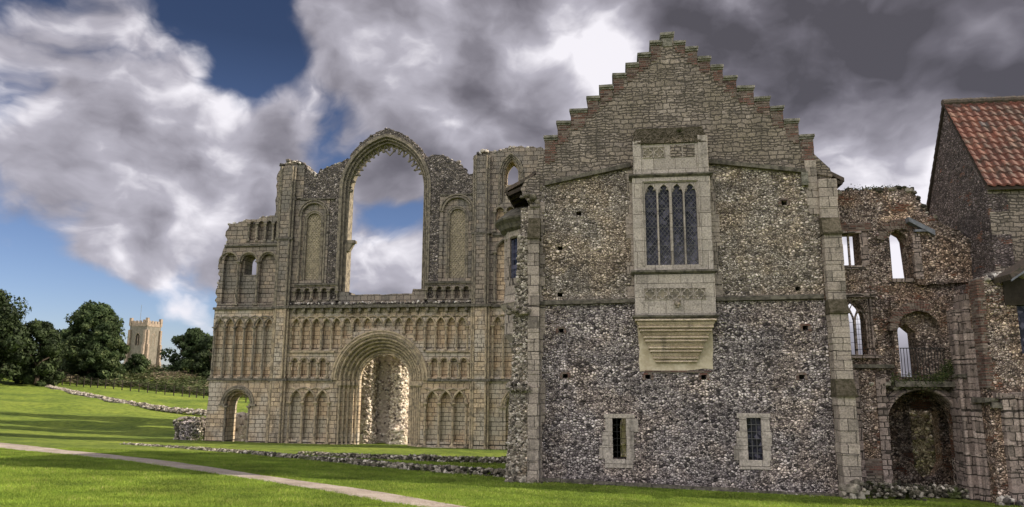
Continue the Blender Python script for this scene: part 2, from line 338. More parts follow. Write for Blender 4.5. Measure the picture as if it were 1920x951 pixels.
class MB:
    def __init__(s): s.v = []; s.f = []; s.m = []; s.r = []; s.k = 0; s.tf = None
    def add(s, vs, fs, mi=0, r=None):
        n = len(s.v); s.v += [s.tf(p) if s.tf else p for p in vs]
        s.f += [tuple(i + n for i in f) for f in fs]; s.m += [mi] * len(fs)
        s.r += [random.random() if r is None else r] * len(fs)
        return s
    def box(s, u0, u1, v0, v1, z0, z1, mi=0, j=0.0):
        q = lambda: random.uniform(-j, j) if j else 0
        vs = [(x + q(), y + q(), z + q()) for z in (z0, z1) for y in (v0, v1) for x in (u0, u1)]
        return s.add(vs, [(0, 1, 5, 4), (1, 3, 7, 5), (3, 2, 6, 7), (2, 0, 4, 6), (4, 5, 7, 6), (2, 3, 1, 0)], mi)
    def taper(s, b, t, mi=0):          # b,t = (u0,u1,v0,v1,z)
        vs = []
        for (u0, u1, v0, v1, z) in (b, t): vs += [(u0, v0, z), (u1, v0, z), (u0, v1, z), (u1, v1, z)]
        return s.add(vs, [(0, 1, 5, 4), (1, 3, 7, 5), (3, 2, 6, 7), (2, 0, 4, 6), (4, 5, 7, 6), (2, 3, 1, 0)], mi)
    def blocks(s, u0, u1, v0, v1, z0, z1, h=.3, j=.02, mi=0):     # a pier laid up in courses
        z = z0
        while z < z1 - .02:
            z2 = min(z1, z + h * random.uniform(.8, 1.2))
            if z1 - z2 < .08: z2 = z1
            a, b_, c = [random.uniform(-j, j) for _ in range(3)]
            s.box(u0 + a, u1 + b_, v0 + c, v1, z, z2 - .008, mi, j * .3); z = z2
        s.box(u0 + j * 1.3, u1 - j * 1.3, v0 + j * 1.3, v1 - .01, z0, z1 - .03, mi)
        return s
    def slab(s, outline, holes, v0, v1, mi=0, mside=None):
        def area(p): return sum(a[0] * b[1] - b[0] * a[1] for a, b in zip(p, p[1:] + p[:1]))
        outline = list(outline)
        if area(outline) < 0: outline = outline[::-1]
        loops = [outline] + [(list(h) if area(list(h)) < 0 else list(h)[::-1]) for h in holes]
        tris = tessellate_polygon([[Vector((a, b, 0)) for a, b in L] for L in loops])
        pts = [p for L in loops for p in L]; n = len(pts)
        vs = [(a, v0, b) for a, b in pts] + [(a, v1, b) for a, b in pts]
        ff = []
        for t3 in tris:
            a, b, c = [pts[i] for i in t3]
            cr = (b[0] - a[0]) * (c[1] - a[1]) - (b[1] - a[1]) * (c[0] - a[0])
            if abs(cr) < 1e-9: continue
            tt = tuple(t3) if cr > 0 else tuple(t3[::-1])
            ff.append(tt); ff.append(tuple(i + n for i in tt[::-1]))
        s.add(vs, ff, mi)
        base = len(s.v) - 2 * n; k = 0
        side = []
        for L in loops:
            for i in range(len(L)):
                a, b = k + i, k + (i + 1) % len(L)
                side.append((base + b, base + a, base + a + n, base + b + n))
            k += len(L)
        s.f += side; s.m += [mi if mside is None else mside] * len(side); s.r += [random.random()] * len(side)
        return s
    def prism(s, path_in, path_out, v0, v1, mi=0):   # band between two polylines, front at v0
        n = len(path_in)
        vs = [(a, v0, b) for a, b in path_in] + [(a, v0, b) for a, b in path_out] + [(a, v1, b) for a, b in path_in] + [(a, v1, b) for a, b in path_out]
        fs = []
        for i in range(n - 1):
            j = i + 1
            fs += [(i, j, n + j, n + i), (2 * n + i, 2 * n + j, j, i), (n + i, n + j, 3 * n + j, 3 * n + i), (3 * n + i, 3 * n + j, 2 * n + j, 2 * n + i)]
        fs += [(0, n, 3 * n, 2 * n), (n - 1, 3 * n - 1, 4 * n - 1, 2 * n - 1)]
        return s.add(vs, fs, mi)
    def tube(s, pts, r, seg=6, mi=0, closed=False):
        pts = [Vector(p) for p in pts]; n = len(pts); vs = []; fs = []
        rr = r if isinstance(r, (list, tuple)) else [r] * n
        for i, p in enumerate(pts):
            d = (pts[min(i + 1, n - 1)] - pts[max(i - 1, 0)]).normalized()
            a = d.cross(Vector((0, 1, 0)))
            if a.length < .2: a = d.cross(Vector((1, 0, 0)))
            a.normalize(); b = d.cross(a)
            for k in range(seg):
                th = 2 * math.pi * k / seg
                vs.append(tuple(p + rr[i] * (math.cos(th) * a + math.sin(th) * b)))
        for i in range(n - 1):
            for k in range(seg):
                k2 = (k + 1) % seg
                fs.append((i * seg + k, i * seg + k2, (i + 1) * seg + k2, (i + 1) * seg + k))
        fs += [tuple(range(seg))[::-1], tuple((n - 1) * seg + k for k in range(seg))]
        return s.add(vs, fs, mi)
    def shaft(s, u, v, z0, z1, r=.06, mi=0, cap=True, base=True):   # shaft with base and cushion capital
        s.tube([(u, v, z0), (u, v, z1)], r, 8, mi)
        if cap: s.tube([(u, v, z1 - r * 2.6), (u, v, z1 - r * .9)], [r * 1.05, r * 1.9], 8, mi).box(u - r * 2.1, u + r * 2.1, v - r * 2.1, v + r * 2.1, z1 - r * .9, z1 + r * .3, mi)
        if base: s.box(u - r * 1.9, u + r * 1.9, v - r * 1.9, v + r * 1.9, z0, z0 + r * 1.2, mi).tube([(u, v, z0 + r * 1.2), (u, v, z0 + r * 2.4)], [r * 1.7, r * 1.1], 8, mi)
        return s
    def stone(s, c, sz, mi=0, flat=1.0, r=None):
        q = ICO; k = Vector((random.uniform(0, 99), random.uniform(0, 99), 3)); 
        a = random.uniform(0, 6.28); ca, sa = math.cos(a), math.sin(a)
        sx, sy, szz = sz * random.uniform(.7, 1.25), sz * random.uniform(.7, 1.25), sz * random.uniform(.6, 1.0) * flat
        vs = []
        for p in q[0]:
            f = random.uniform(.78, 1.18); x, y, z = p[0] * sx * f, p[1] * sy * f, p[2] * szz * f
            vs.append((c[0] + x * ca - y * sa, c[1] + x * sa + y * ca, c[2] + z))
        return s.add(vs, q[1], mi, random.random() if r is None else r)
    def build(s, name, mats, parent=None, smooth=False, bevel=0):
        me = bpy.data.meshes.new(name); me.from_pydata(s.v, [], s.f)
        if not isinstance(mats, (list, tuple)): mats = [mats]
        for mt in mats: me.materials.append(M[mt] if isinstance(mt, str) else mt)
        me.polygons.foreach_set('material_index', s.m)
        at = me.attributes.new('rnd', 'FLOAT', 'FACE'); at.data.foreach_set('value', s.r)
        if smooth: me.polygons.foreach_set('use_smooth', [True] * len(me.polygons))
        me.update()
        o = link(bpy.data.objects.new(name, me))
        if parent: o.parent = parent
        if bevel:
            bv = o.modifiers.new('bevel', 'BEVEL'); bv.width = bevel; bv.segments = 2; bv.limit_method = 'ANGLE'
        return o
bm = bmesh.new(); bmesh.ops.create_icosphere(bm, subdivisions=1, radius=1)
ICO = ([tuple(v.co) for v in bm.verts], [tuple(v.index for v in f.verts) for f in bm.faces]); bm.free()

def arc(cu, cz, r, a0=180, a1=0, n=14):
    return [(cu + r * math.cos(R(a0 + (a1 - a0) * i / n)), cz + r * math.sin(R(a0 + (a1 - a0) * i / n))) for i in range(n + 1)]
def ptd(u0, u1, zs, rise, n=9):       # pointed arch line from left spring over apex to right spring
    a = (u1 - u0) / 2; c = (u0 + u1) / 2; Rr = (a * a + rise * rise) / (2 * a)
    cl = u0 + Rr; th = math.atan2(rise, cl - c)
    L = [(cl - Rr * math.cos(th * i / n), zs + Rr * math.sin(th * i / n)) for i in range(n + 1)]
    return L + [(2 * c - x, z) for x, z in L[::-1][1:]]
def round_hole(u0, u1, z0, zs, n=10):
    return [(u0, z0)] + arc((u0 + u1) / 2, zs, (u1 - u0) / 2, n=n) + [(u1, z0)]
def ptd_hole(u0, u1, z0, zs, rise, n=5): return [(u0, z0)] + ptd(u0, u1, zs, rise, n) + [(u1, z0)]
def rect(u0, u1, z0, z1): return [(u0, z0), (u1, z0), (u1, z1), (u0, z1)]
def jag(pts, step=.18, amp=.07, seed=0):      # broken masonry line
    rd = random.Random(seed); out = []
    for (a, b), (c, d) in zip(pts, pts[1:]):
        L = math.hypot(c - a, d - b); n = max(1, int(L / step)); nx, nz = -(d - b) / max(L, 1e-6), (c - a) / max(L, 1e-6)
        for i in range(n):
            t = i / n; k = rd.uniform(-amp, amp) if i else 0
            out.append((a + (c - a) * t + nx * k, b + (d - b) * t + nz * k))
    out.append(pts[-1]); return out
def lumps(mb, pts, v0, v1, sz=.12, n_per_m=22, mi=0, spread=.1):   # rubble left standing on a broken top
    for (a, b), (c, d) in zip(pts, pts[1:]):
        L = math.hypot(c - a, d - b)
        for _ in range(int(L * n_per_m)):
            t = random.random()
            mb.stone((a + (c - a) * t + random.uniform(-spread, spread), random.uniform(v0, v1), b + (d - b) * t + random.uniform(-spread, spread * .6)), sz * random.uniform(.6, 1.4), mi)

# ------------------------------------------------------------------ terrain
def pw(y, pts):
    if y <= pts[0][0]: return pts[0][1]
    for (a, b), (c, d) in zip(pts, pts[1:]):
        if y <= c:
            t = (y - a) / (c - a); t = t * t * (3 - 2 * t) * .4 + t * .6
            return b + (d - b) * t
    return pts[-1][1]
def soft(x, k=.35): return k * math.log1p(math.exp(min(x / k, 50)))
def ground(x, y):
    base = pw(y, [(-30, 1.6), (4, 1.4), (16, .55), (22, .34), (30, 0.0), (40, -.22), (43, -.33), (60, -.3)])
    c = pw(y, [(10, .035), (24, .03), (40, .015), (50, 0)])
    z = base - c * max(-40, min(25, x))
    sf = soft(.025 * (min(y, 115) - 42) + .07 * (-max(x, -75) - 27))
    z += sf if y > 38 else sf * max(0, (y - 28) / 10)
    if x < -15 and y > 90: z += .1 * min(y - 90, 16) * min(1, max(0, (-34 - x) / 26))
    return z
def rough_ground(x, y):
    z = ground(x, y)
    if 8 < y < 140:
        k = noise.noise(Vector((x * .35, y * .35, 0))) * .05 + noise.noise(Vector((x * 1.3, y * 1.3, 4))) * .018
        if y > 45 and x < -14: k += noise.noise(Vector((x * .12, y * .3, 9))) * .22 * min(1, (y - 45) / 8)
        z += k * (.3 if y < 45 else 1)
    return z
def steps(spec):
    out = []
    for a, b, st in spec:
        n = max(1, int(round((b - a) / st))); out += [a + (b - a) * i / n for i in range(n)]
    return out + [spec[-1][1]]
xs = steps([(-3000, -600, 400), (-600, -150, 60), (-150, -70, 4), (-70, -40, 1), (-40, 14, .45), (14, 60, 4), (60, 600, 60), (600, 3000, 400)])
ys = steps([(-600, -60, 90), (-60, 6, 6), (6, 60, .45), (60, 100, .8), (100, 200, 5), (200, 600, 50), (600, 4000, 425)])
mb = MB(); nx = len(xs)
vs = [(x, y, rough_ground(x, y)) for y in ys for x in xs]
fs = [(j * nx + i, j * nx + i + 1, (j + 1) * nx + i + 1, (j + 1) * nx + i) for j in range(len(ys) - 1) for i in range(nx - 1)]
mb.add(vs, fs); g_o = mb.build('ground', 'grass', smooth=True); g_o['kind'] = 'structure'

P_TOP = [(-44, 46.9), (-32.5, 40.8), (-22.9, 34.2), (-15.0, 28.35), (-8.65, 22.65), (-4.68, 19.2), (-2.53, 17.3), (-1.2, 15.95), (1.1, 13.4), (4.2, 9.4)]
P_BOT = [(-45.6, 44.8), (-32.5, 38.2), (-22.4, 31.9), (-14.3, 25.9), (-7.83, 20.75), (-4.21, 17.45), (-2.6, 16.0), (-1.7, 15.2), (.2, 12.9), (3.0, 9.0)]
def polyat(P, t):
    t *= len(P) - 1; i = min(int(t), len(P) - 2); f = t - i
    g = lambda k: P[max(0, min(len(P) - 1, k))]
    p0, p1, p2, p3 = g(i - 1), g(i), g(i + 1), g(i + 2)
    return tuple(.5 * ((2 * p1[k]) + (-p0[k] + p2[k]) * f + (2 * p0[k] - 5 * p1[k] + 4 * p2[k] - p3[k]) * f * f + (-p0[k] + 3 * p1[k] - 3 * p2[k] + p3[k]) * f ** 3) for k in (0, 1))
mb = MB(); N = 260; C_ = 10; vs = []
for i in range(N + 1):
    a, b_ = polyat(P_TOP, i / N), polyat(P_BOT, i / N)
    e0, e1 = [noise.noise(Vector((i * .21, q_, 0))) * .035 + noise.noise(Vector((i * .9, q_, 3))) * .03 for q_ in (0, 7)]
    for k in range(C_ + 1):
        f = e0 + (1 - e0 + e1) * k / C_; x, y = a[0] + (b_[0] - a[0]) * f, a[1] + (b_[1] - a[1]) * f
        vs.append((x, y, rough_ground(x, y) + (.022 if 0 < k < C_ else -.01)))
mb.add(vs, [(i * (C_ + 1) + k, (i + 1) * (C_ + 1) + k, (i + 1) * (C_ + 1) + k + 1, i * (C_ + 1) + k + 1) for i in range(N) for k in range(C_)])
p_o = mb.build('path', 'path', smooth=True); p_o['kind'] = 'structure'

# ================================================================== PRIORY WEST FRONT  (local u along the wall, v depth, z up)
FR = thing('priory_church_front', 'ruined church front of honey stone with a round doorway under a tall empty window', 'ruined church', loc=(-6.78, 40, 0), rz=R(-8))
GZ = -.35
PC = -.2     # centre line of doorway and window
door_hole = lambda r, z0=GZ: [(PC - r, z0), (PC - r, 3.2)] + arc(PC, 3.25, r, n=22)[1:-1] + [(PC + r, 3.2), (PC + r, z0)]
# --- storey one
niche_l = [-5.14, -4.40, -3.66, -2.93]; niche_r = [2.32, 3.05, 3.78, 4.50]
ni = []
for S in (niche_l, niche_r):
    for a, c in zip(S, S[1:]): ni.append(ptd_hole(a + .085, c - .085, .12, 2.1, .56))
aisle = round_hole(-8.83, -7.36, GZ + .02, 1.95)
aisle_r = round_hole(6.55, 8.0, GZ + .02, 1.95)
left_edge = jag([(-9.86, -.4), (-9.8, 3.25)], .4, .02, 3)
mb = MB()
mb.slab(left_edge + [(PC - 2.3, 3.25), (PC - 2.3, -.4)], ni[:3] + [round_hole(-8.83, -7.36, -.3, 1.95)], 0, .28)
mb.slab([(-9.78, -.4), (-9.75, 3.25), (PC - 2.2, 3.25), (PC - 2.2, -.4)], [round_hole(-8.72, -7.44, -.3, 1.9)], .282, 1.15, 1)
mb.build('wall', ['church', 'honey'], FR); mb = MB()
mb.slab([(PC + 2.3, -.4), (PC + 2.3, 3.25), (9.9, 3.25), (9.9, -.4)], ni[3:] + [round_hole(6.55, 8.0, -.3, 1.95)], 0, .28)
mb.slab([(PC + 2.2, -.4), (PC + 2.2, 3.25), (9.9, 3.25), (9.9, -.4)], [round_hole(6.65, 7.9, -.3, 1.9)], .282, 1.15, 1)
mb.build('wall', ['church', 'honey'], FR)
# --- storey two
p2 = .574; sh2 = [-5.26 + p2 * i for i in range(18)]
def arch_top(u, r=2.72):
    d = abs(u - PC); return 3.25 + math.sqrt(r * r - d * d) if d < r else 0
up_n, spr2 = [], 6.08
for a, c in zip(sh2, sh2[1:]):
    zb = max(4.86, max(arch_top(a), arch_top(c)) + .04)
    if zb < spr2 - .05: up_n.append((a + .075, c - .075, zb))
small = [-5.22 + .53 * i for i in range(6)]; small_r = [2.5 + .525 * i for i in range(5)]
h2 = [ptd_hole(a, c, zb, spr2, .46, 4) for a, c, zb in up_n]
h2s = [round_hole(a + .11, c - .11, 3.42, 4.22, 7) for S in (small[:5], small_r) for a, c in zip(S, S[1:])]
ais = [-9.70, -9.11, -8.53, -7.96, -7.39, -6.82, -6.27]
h2a = [ptd_hole(a + .08, c - .08, 3.42, 6.1, .44, 4) for a, c in zip(ais, ais[1:])]
ais_r = [5.84, 6.40, 6.96, 7.52, 8.08, 8.64, 9.2]
h2b = [ptd_hole(a + .08, c - .08, 3.42, 6.1, .44, 4) for a, c in zip(ais_r, ais_r[1:])]
notch = [(PC - 2.3, 3.252)] + arc(PC, 3.252, 2.3, n=24)[1:-1] + [(PC + 2.3, 3.252)]
out2 = jag([(-9.82, 3.252), (-9.76, 5.2), (-9.82, 7.15)], .3, .03, 4) + [(9.9, 7.15), (9.9, 3.252)] + notch[::-1]
mb = MB()
mb.slab(out2, h2 + h2s + h2a + h2b, 0, .22, 0)
mb.slab([(-9.74, 3.252), (-9.72, 7.15), (9.88, 7.15), (9.88, 3.252)] + notch[::-1], [], .222, 1.15, 1)
mb.build('wall', ['church', 'honey'], FR)
# --- portal: five stepped orders
mb = MB(); ro = 2.32; NORD = 5
for k in range(NORD):
    ri = ro - .168 + (.0 if k < 4 else -.1); v0 = .06 + .20 * k
    mb.prism(arc(PC, 3.25, ri, n=36), arc(PC, 3.25, ro, n=36), v0, 1.16)
    for sgn in (-1, 1):
        a, b_ = PC + sgn * ri, PC + sgn * ro
        mb.box(min(a, b_), max(a, b_), v0, 1.16, -.4, 3.249)
    ro = ri
mb.build('doorway', 'church', FR)
dw = bpy.data.objects['doorway']
ro = 2.32
for k in range(NORD):
    ri = ro - .168; v0 = .06 + .20 * k
    ring = MB(); ring.tube([(a, v0 - .01, z) for a, z in arc(PC, 3.25, ri + .06, n=40)], .062, 8)
    ring.tube([(a, v0 - .0, z) for a, z in arc(PC, 3.25, ri + .15, n=40)], .03, 6)
    nb = 46 - 4 * k
    for i in range(nb):                       # carved billets on each order
        th = math.pi * (i + .5) / nb; rr = ri + .012
        x, z = PC + rr * math.cos(th), 3.25 + rr * math.sin(th)
        if k % 2: ring.stone((x, v0 + .07, z), .055)
        else:
            cs, sn = math.cos(th), math.sin(th)
            ring.add([(x + cs * a - sn * b_, v0 + c, z + sn * a + cs * b_) for a, b_, c in [(-.05, -.02, .02), (.06, -.035, .0), (.06, .035, .0), (-.05, .03, .02), (-.05, -.03, .12), (.0, -.02, .12), (.0, .02, .12), (-.05, .03, .12)]],
                     [(0, 1, 2, 3), (4, 7, 6, 5), (0, 4, 5, 1), (2, 6, 7, 3), (0, 3, 7, 4), (1, 5, 6, 2)])
    ring.build('arch_order', 'moulding', FR, smooth=False)
    for sgn in (-1, 1):
        sh = MB(); sh.shaft(PC + sgn * (ri + .05), v0 + .02, -.2, 3.02, .06); sh.box(PC + sgn * (ri + .09) - .14, PC + sgn * (ri + .09) + .14, v0 - .07, v0 + .3, 3.03, 3.2)
        sh.build('jamb_shaft', 'moulding', FR)
    ro = ri
lab = MB(); lab.prism(arc(PC, 3.25, 2.34, n=40), arc(PC, 3.25, 2.62, n=40), -.08, .0)
lab.tube([(a, -.09, z) for a, z in arc(PC, 3.25, 2.44, n=40)], .05, 6); lab.tube([(a, -.07, z) for a, z in arc(PC, 3.25, 2.60, n=40)], .06, 6)
lab.build('hood_mould', 'moulding', FR)

# --- string courses, ledges
def string(name, pieces, mat='string'):
    s = MB()
    for u0, u1, v0, z0, z1 in pieces:
        n = max(1, int((u1 - u0) / .9)); 
        for i in range(n):
            a, b_ = u0 + (u1 - u0) * i / n, u0 + (u1 - u0) * (i + 1) / n
            s.box(a + .002, b_ - .002, v0 + random.uniform(-.012, .012), .02, z0 + random.uniform(-.01, .01), z1 + random.uniform(-.012, .012), j=.006)
    return s.build(name, mat, FR)
string('string_course', [(-9.9, -6.3, -.11, 3.2, 3.33), (-6.3, -5.25, -.33, 3.2, 3.33), (-5.25, -2.75, -.11, 3.2, 3.33), (2.4, 4.68, -.11, 3.2, 3.33), (4.68, 5.8, -.33, 3.2, 3.33), (5.8, 9.9, -.11, 3.2, 3.33)])
string('string_course', [(-9.85, -6.3, -.12, 7.06, 7.2), (-6.3, -5.35, -.36, 7.06, 7.2), (-5.35, 4.62, -.34, 7.08, 7.24), (4.62, 5.8, -.4, 7.06, 7.2), (5.8, 9.9, -.12, 7.06, 7.2)])
string('string_course', [(-5.25, -2.72, -.1, 4.70, 4.80), (2.3, 4.68, -.1, 4.70, 4.80)], 'moulding')
string('string_course', [(-9.45, -6.3, -.1, 10.62, 10.74), (5.8, 9.6, -.1, 10.9, 11.02)])
string('string_course', [(-5.2, -2.7, -.1, 8.36, 8.46), (2.15, 4.7, -.1, 8.36, 8.46), (-5.1, -3.1, -.07, 13.18, 13.27), (2.9, 4.72, -.07, 13.18, 13.27)])
for i in range(19):
    u = -5.05 + i * .528; c = MB()
    c.box(u - .075, u + .075, -.26, .0, 6.93, 7.07, j=.015); c.stone((u, -.2, 6.92), .10, flat=1.1); c.box(u - .06, u + .06, -.14, 0, 6.8, 6.94, j=.01)
    c.build('corbel', 'moulding_grey', FR)

# --- blind arcades: shafts and interlacing arches stand proud of the wall
def arcade(name, us, z0, zs, r, round_=False, mat='moulding', vz=-.02, rr=.05, zbf=None, inter=True, sr=.055):
    par = MB(); p = us[1] - us[0]
    if round_:
        for a, c in zip(us, us[1:]): par.tube([(x, vz, z) for x, z in arc((a + c) / 2, zs, p / 2 - .03, n=10)], rr, 6)
    elif inter:
        lo, hi = us[0], us[-1]
        for i, u in enumerate(us):
            q = [(x, z) for x, z in arc(u, zs, p - .0, n=16) if lo - .01 <= x <= hi + .01]
            if len(q) > 2: par.tube([(x, vz - .012 * (i % 2), z) for x, z in q], rr, 6)
    o = par.build(name, mat, FR)
    for u in us:
        zb = z0 if zbf is None else max(z0, zbf(u))
        if zb < zs - .3:
            MB().shaft(u, vz, zb, zs, sr).build('shaft', mat, o)
arcade('blind_arcade', niche_l, -.05, 2.1, .7, rr=.06, sr=.06)
arcade('blind_arcade', niche_r, -.12, 2.1, .7, rr=.06, sr=.06)
arcade('blind_arcade', ais, 3.36, 6.1, .55, rr=.045, mat='moulding_grey')
arcade('blind_arcade', ais_r[:4], 3.36, 6.1, .55, rr=.045)
arcade('blind_arcade', sh2, 4.82, spr2, .55, rr=.045, zbf=lambda u: arch_top(u, 2.76), sr=.045)
arcade('blind_arcade', small[:5], 3.36, 4.2, .5, True, rr=.035, sr=.05)
arcade('blind_arcade', small_r, 3.36, 4.2, .5, True, rr=.035, sr=.05)

# --- upper aisle bays
def rough_back(name, outline, holes, v0, v1, mat): return MB().slab(outline, holes, v0, v1).build(name, mat, FR)
ol = jag([(-9.72, 7.2), (-9.82, 8.2), (-9.62, 8.9), (-9.8, 9.5), (-9.55, 10.5), (-9.38, 10.8), (-9.48, 11.5), (-9.3, 11.95), (-8.1, 12.15), (-6.5, 12.4)], .2, .09, 8) + [(-6.2, 12.4), (-6.2, 7.2)]
hA = [round_hole(-9.45, -8.66, 7.4, 9.85), round_hole(-8.46, -7.50, 7.4, 9.72), round_hole(-7.32, -6.36, 7.4, 9.72)]
hA += [round_hole(a + .02, a + .36, 10.95, 11.88, 6) for a in (-8.08, -7.58, -7.10, -6.63)]
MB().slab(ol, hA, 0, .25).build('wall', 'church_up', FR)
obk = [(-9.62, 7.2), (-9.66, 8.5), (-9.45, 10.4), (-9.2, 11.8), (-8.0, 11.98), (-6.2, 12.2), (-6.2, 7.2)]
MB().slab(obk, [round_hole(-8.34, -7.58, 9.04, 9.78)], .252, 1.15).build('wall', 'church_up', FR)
lt = MB(); lumps(lt, [(-9.75, 8.1), (-9.7, 9.4), (-9.45, 10.6), (-9.4, 11.6), (-9.3, 11.95), (-8.1, 12.12), (-6.6, 12.34)], .05, 1.0, .09, 26, spread=.05)
lt.build('rubble_top', 'stones_dry', FR)
mb = MB()
for a, c in ((-9.75, -8.56), (-8.56, -7.41), (-7.41, -6.26)): mb.tube([(x, -.03, z) for x, z in arc((a + c) / 2, 9.75, (c - a) / 2 - .04, n=14)], .06, 6)
for a, c in ((-8.46, -7.50), (-7.32, -6.36)): mb.tube([(x, .05, z) for x, z in arc((a + c) / 2, 9.73, (c - a) / 2 - .02, n=14)], .045, 6)
for u in (-8.56, -7.41, -6.30): mb.shaft(u, -.02, 7.3, 9.75, .06)
for u in (-8.1, -7.6, -7.12, -6.65): mb.shaft(u + .01, -.0, 10.9, 11.9, .045)
mb.build('blind_arcade', 'moulding_grey', FR)
# right aisle bay
orr = [(5.7, 7.2), (5.7, 15.55)] + jag([(5.7, 15.55), (6.9, 15.82), (8.4, 15.75), (9.2, 15.2), (9.6, 13.8), (9.7, 12.2)], .2, .08, 9) + [(9.8, 7.2)]
hR = [round_hole(6.02, 7.3, 7.4, 10.0), round_hole(7.6, 8.8, 7.4, 10.0)] + [round_hole(a, a + .44, 11.2, 12.2, 6) for a in (5.96, 6.54, 7.12, 7.7)] + [ptd_hole(6.26, 7.3, 12.7, 14.3, 1.0)]
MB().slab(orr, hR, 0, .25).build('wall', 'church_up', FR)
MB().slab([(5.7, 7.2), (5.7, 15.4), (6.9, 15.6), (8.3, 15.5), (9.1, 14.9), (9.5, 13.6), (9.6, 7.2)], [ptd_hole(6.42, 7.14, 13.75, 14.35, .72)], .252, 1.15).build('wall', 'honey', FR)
lt = MB(); lumps(lt, [(5.7, 15.6), (6.9, 15.8), (8.4, 15.7)], .0, 1.0, .11, 30, spread=.06); lt.build('rubble_top', 'stones_dry', FR)
mb = MB()
for d in (0, .1, .2): mb.tube([(x, -.03 + d * .9, z) for x, z in [(6.14 + d, 12.6)] + ptd(6.14 + d, 7.42 - d, 14.3, 1.12 - d) + [(7.42 - d, 12.6)]], .05, 6)
for a in (5.9, 6.48, 7.06): mb.tube([(x, -.03, z) for x, z in arc(a + .28, 12.2, .26, n=10)], .045, 6)
for u in (5.9, 6.5, 7.08): mb.shaft(u, -.02, 11.1, 12.2, .05)
mb.tube([(x, -.03, z) for x, z in arc(6.66, 10.0, .72, n=14)], .06, 6); mb.shaft(5.92, -.02, 7.3, 10.0, .06)
mb.build('blind_arcade', 'moulding_grey', FR)
mb = MB()
mb.prism(arc(7.27, 1.97, .76, n=16), arc(7.27, 1.97, .98, n=16), -.07, .0); mb.tube([(x, -.07, z) for x, z in arc(7.27, 1.97, .9, n=16)], .05, 6); mb.box(6.2, 6.6, -.1, .02, 1.85, 1.97)
mb.build('side_door_arch', 'moulding', FR)
# aisle door mouldings
mb = MB(); c0 = -8.095
mb.prism(arc(c0, 1.97, .76, n=18), arc(c0, 1.97, .98, n=18), -.07, .0)
for r_, v_ in ((.93, -.07), (.82, -.07), (.72, .06)): mb.tube([(x, v_, z) for x, z in arc(c0, 1.97, r_, n=18)], .045, 6)
mb.box(-9.15, -8.78, -.1, .3, 1.86, 1.97); mb.box(-7.42, -7.02, -.1, .3, 1.86, 1.97)
mb.shaft(-8.76, .02, -.1, 1.84, .055); mb.shaft(-7.42, .02, -.1, 1.84, .055)
mb.build('side_door_arch', 'moulding_grey', FR)

# --- parapet and great window bay
top_l = jag([(-5.3, 15.45), (-4.95, 15.25), (-4.85, 14.95), (-4.35, 14.6), (-4.1, 14.95), (-2.9, 15.3), (-2.5, 15.55)], .16, .07, 12)
top_r = jag([(1.95, 15.4), (2.4, 15.55), (3.12, 15.45), (3.8, 15.1), (4.15, 14.7), (4.45, 14.35), (4.8, 14.4)], .16, .07, 13)
WL, WR = PC - 2.28, PC + 2.12       # window opening edges at the wall face
win = [(WL, 7.85), (WL, 13.7)] + ptd(WL, WR, 13.7, 2.75, 14)[1:-1] + [(WR, 13.7), (WR, 7.85)]
half = 14
outer = ptd(WL - .42, WR + .42, 13.7, 3.22, 14)
sl = [-5.2 + .49 * i for i in range(6)]; sr_ = [2.2 + .49 * i for i in range(6)]
def s5(S): return [round_hole(a + .09, c - .09, 7.56, 8.02, 6) for a, c in zip(S, S[1:])]
tall = lambda a, c: round_hole(a, c, 8.62, 12.3 + .0, 12)
# left leaf of the wall
mb = MB()
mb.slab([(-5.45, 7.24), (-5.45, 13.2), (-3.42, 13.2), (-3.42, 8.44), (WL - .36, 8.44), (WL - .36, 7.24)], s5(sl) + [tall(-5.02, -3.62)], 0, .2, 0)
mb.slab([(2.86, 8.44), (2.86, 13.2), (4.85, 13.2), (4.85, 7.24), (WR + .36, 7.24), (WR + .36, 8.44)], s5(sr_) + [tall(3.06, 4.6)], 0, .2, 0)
mb.box(-5.3, -2.8, .3, .9, 7.3, 13.2, 0); mb.box(2.5, 4.8, .3, .9, 7.3, 13.2, 0)
# sill wall under the window
mb.slab(jag([(WL - .2, 7.24), (WL - .2, 7.98), (WL + .35, 7.98), (WL + .36, 7.8), (WR - .5, 7.84), (WR - .45, 8.1), (WR + .2, 8.1), (WR + .2, 7.24)], .3, .025, 5), [], .05, 1.15, 0)
mb.build('wall', 'church_up', FR)
mb = MB()
fl = [(-3.40, 8.46), (-3.40, 13.28), (-5.45, 13.28), (-5.45, 15.4)] + top_l + [(-2.55, 15.5)]
oL = [p for p in outer if p[0] < PC and p[1] <= 15.55][::-1]
mb.slab(fl + oL + [(WL - .36, 8.46)], [], .03, 1.1); mb.box(-3.38, WL - .1, .2, 1.0, 7.3, 8.44)
fr_ = [(2.84, 8.46), (2.84, 13.28), (4.85, 13.28), (4.85, 14.3)] + top_r[::-1]
oR = [p for p in outer if p[0] > PC and p[1] <= 15.5]
mb.build('flint_walling', 'church_flint', FR); mb = MB()
mb.slab(fr_ + oR + [(WR + .36, 8.46)], [], .03, 1.1)
mb.box(WR + .1, 2.8, .2, 1.0, 7.3, 8.44)
mb.build('flint_walling', 'church_flint', FR)
for S in ([(-3.45, 11.3), (-2.95, 10.0), (-3.05, 12.4), (-3.0, 9.2)], [(2.35, 12.3), (2.4, 10.6), (2.3, 9.3), (3.3, 14.0)]):
    for u, z in S:
        MB().box(u - .08, u + .08, -.004, .05, z - .07, z + .06, 0, .01).build('putlog_shade_block', 'dark', FR)  # solid dark blocks on the wall face, coloured as the shade in putlog holes
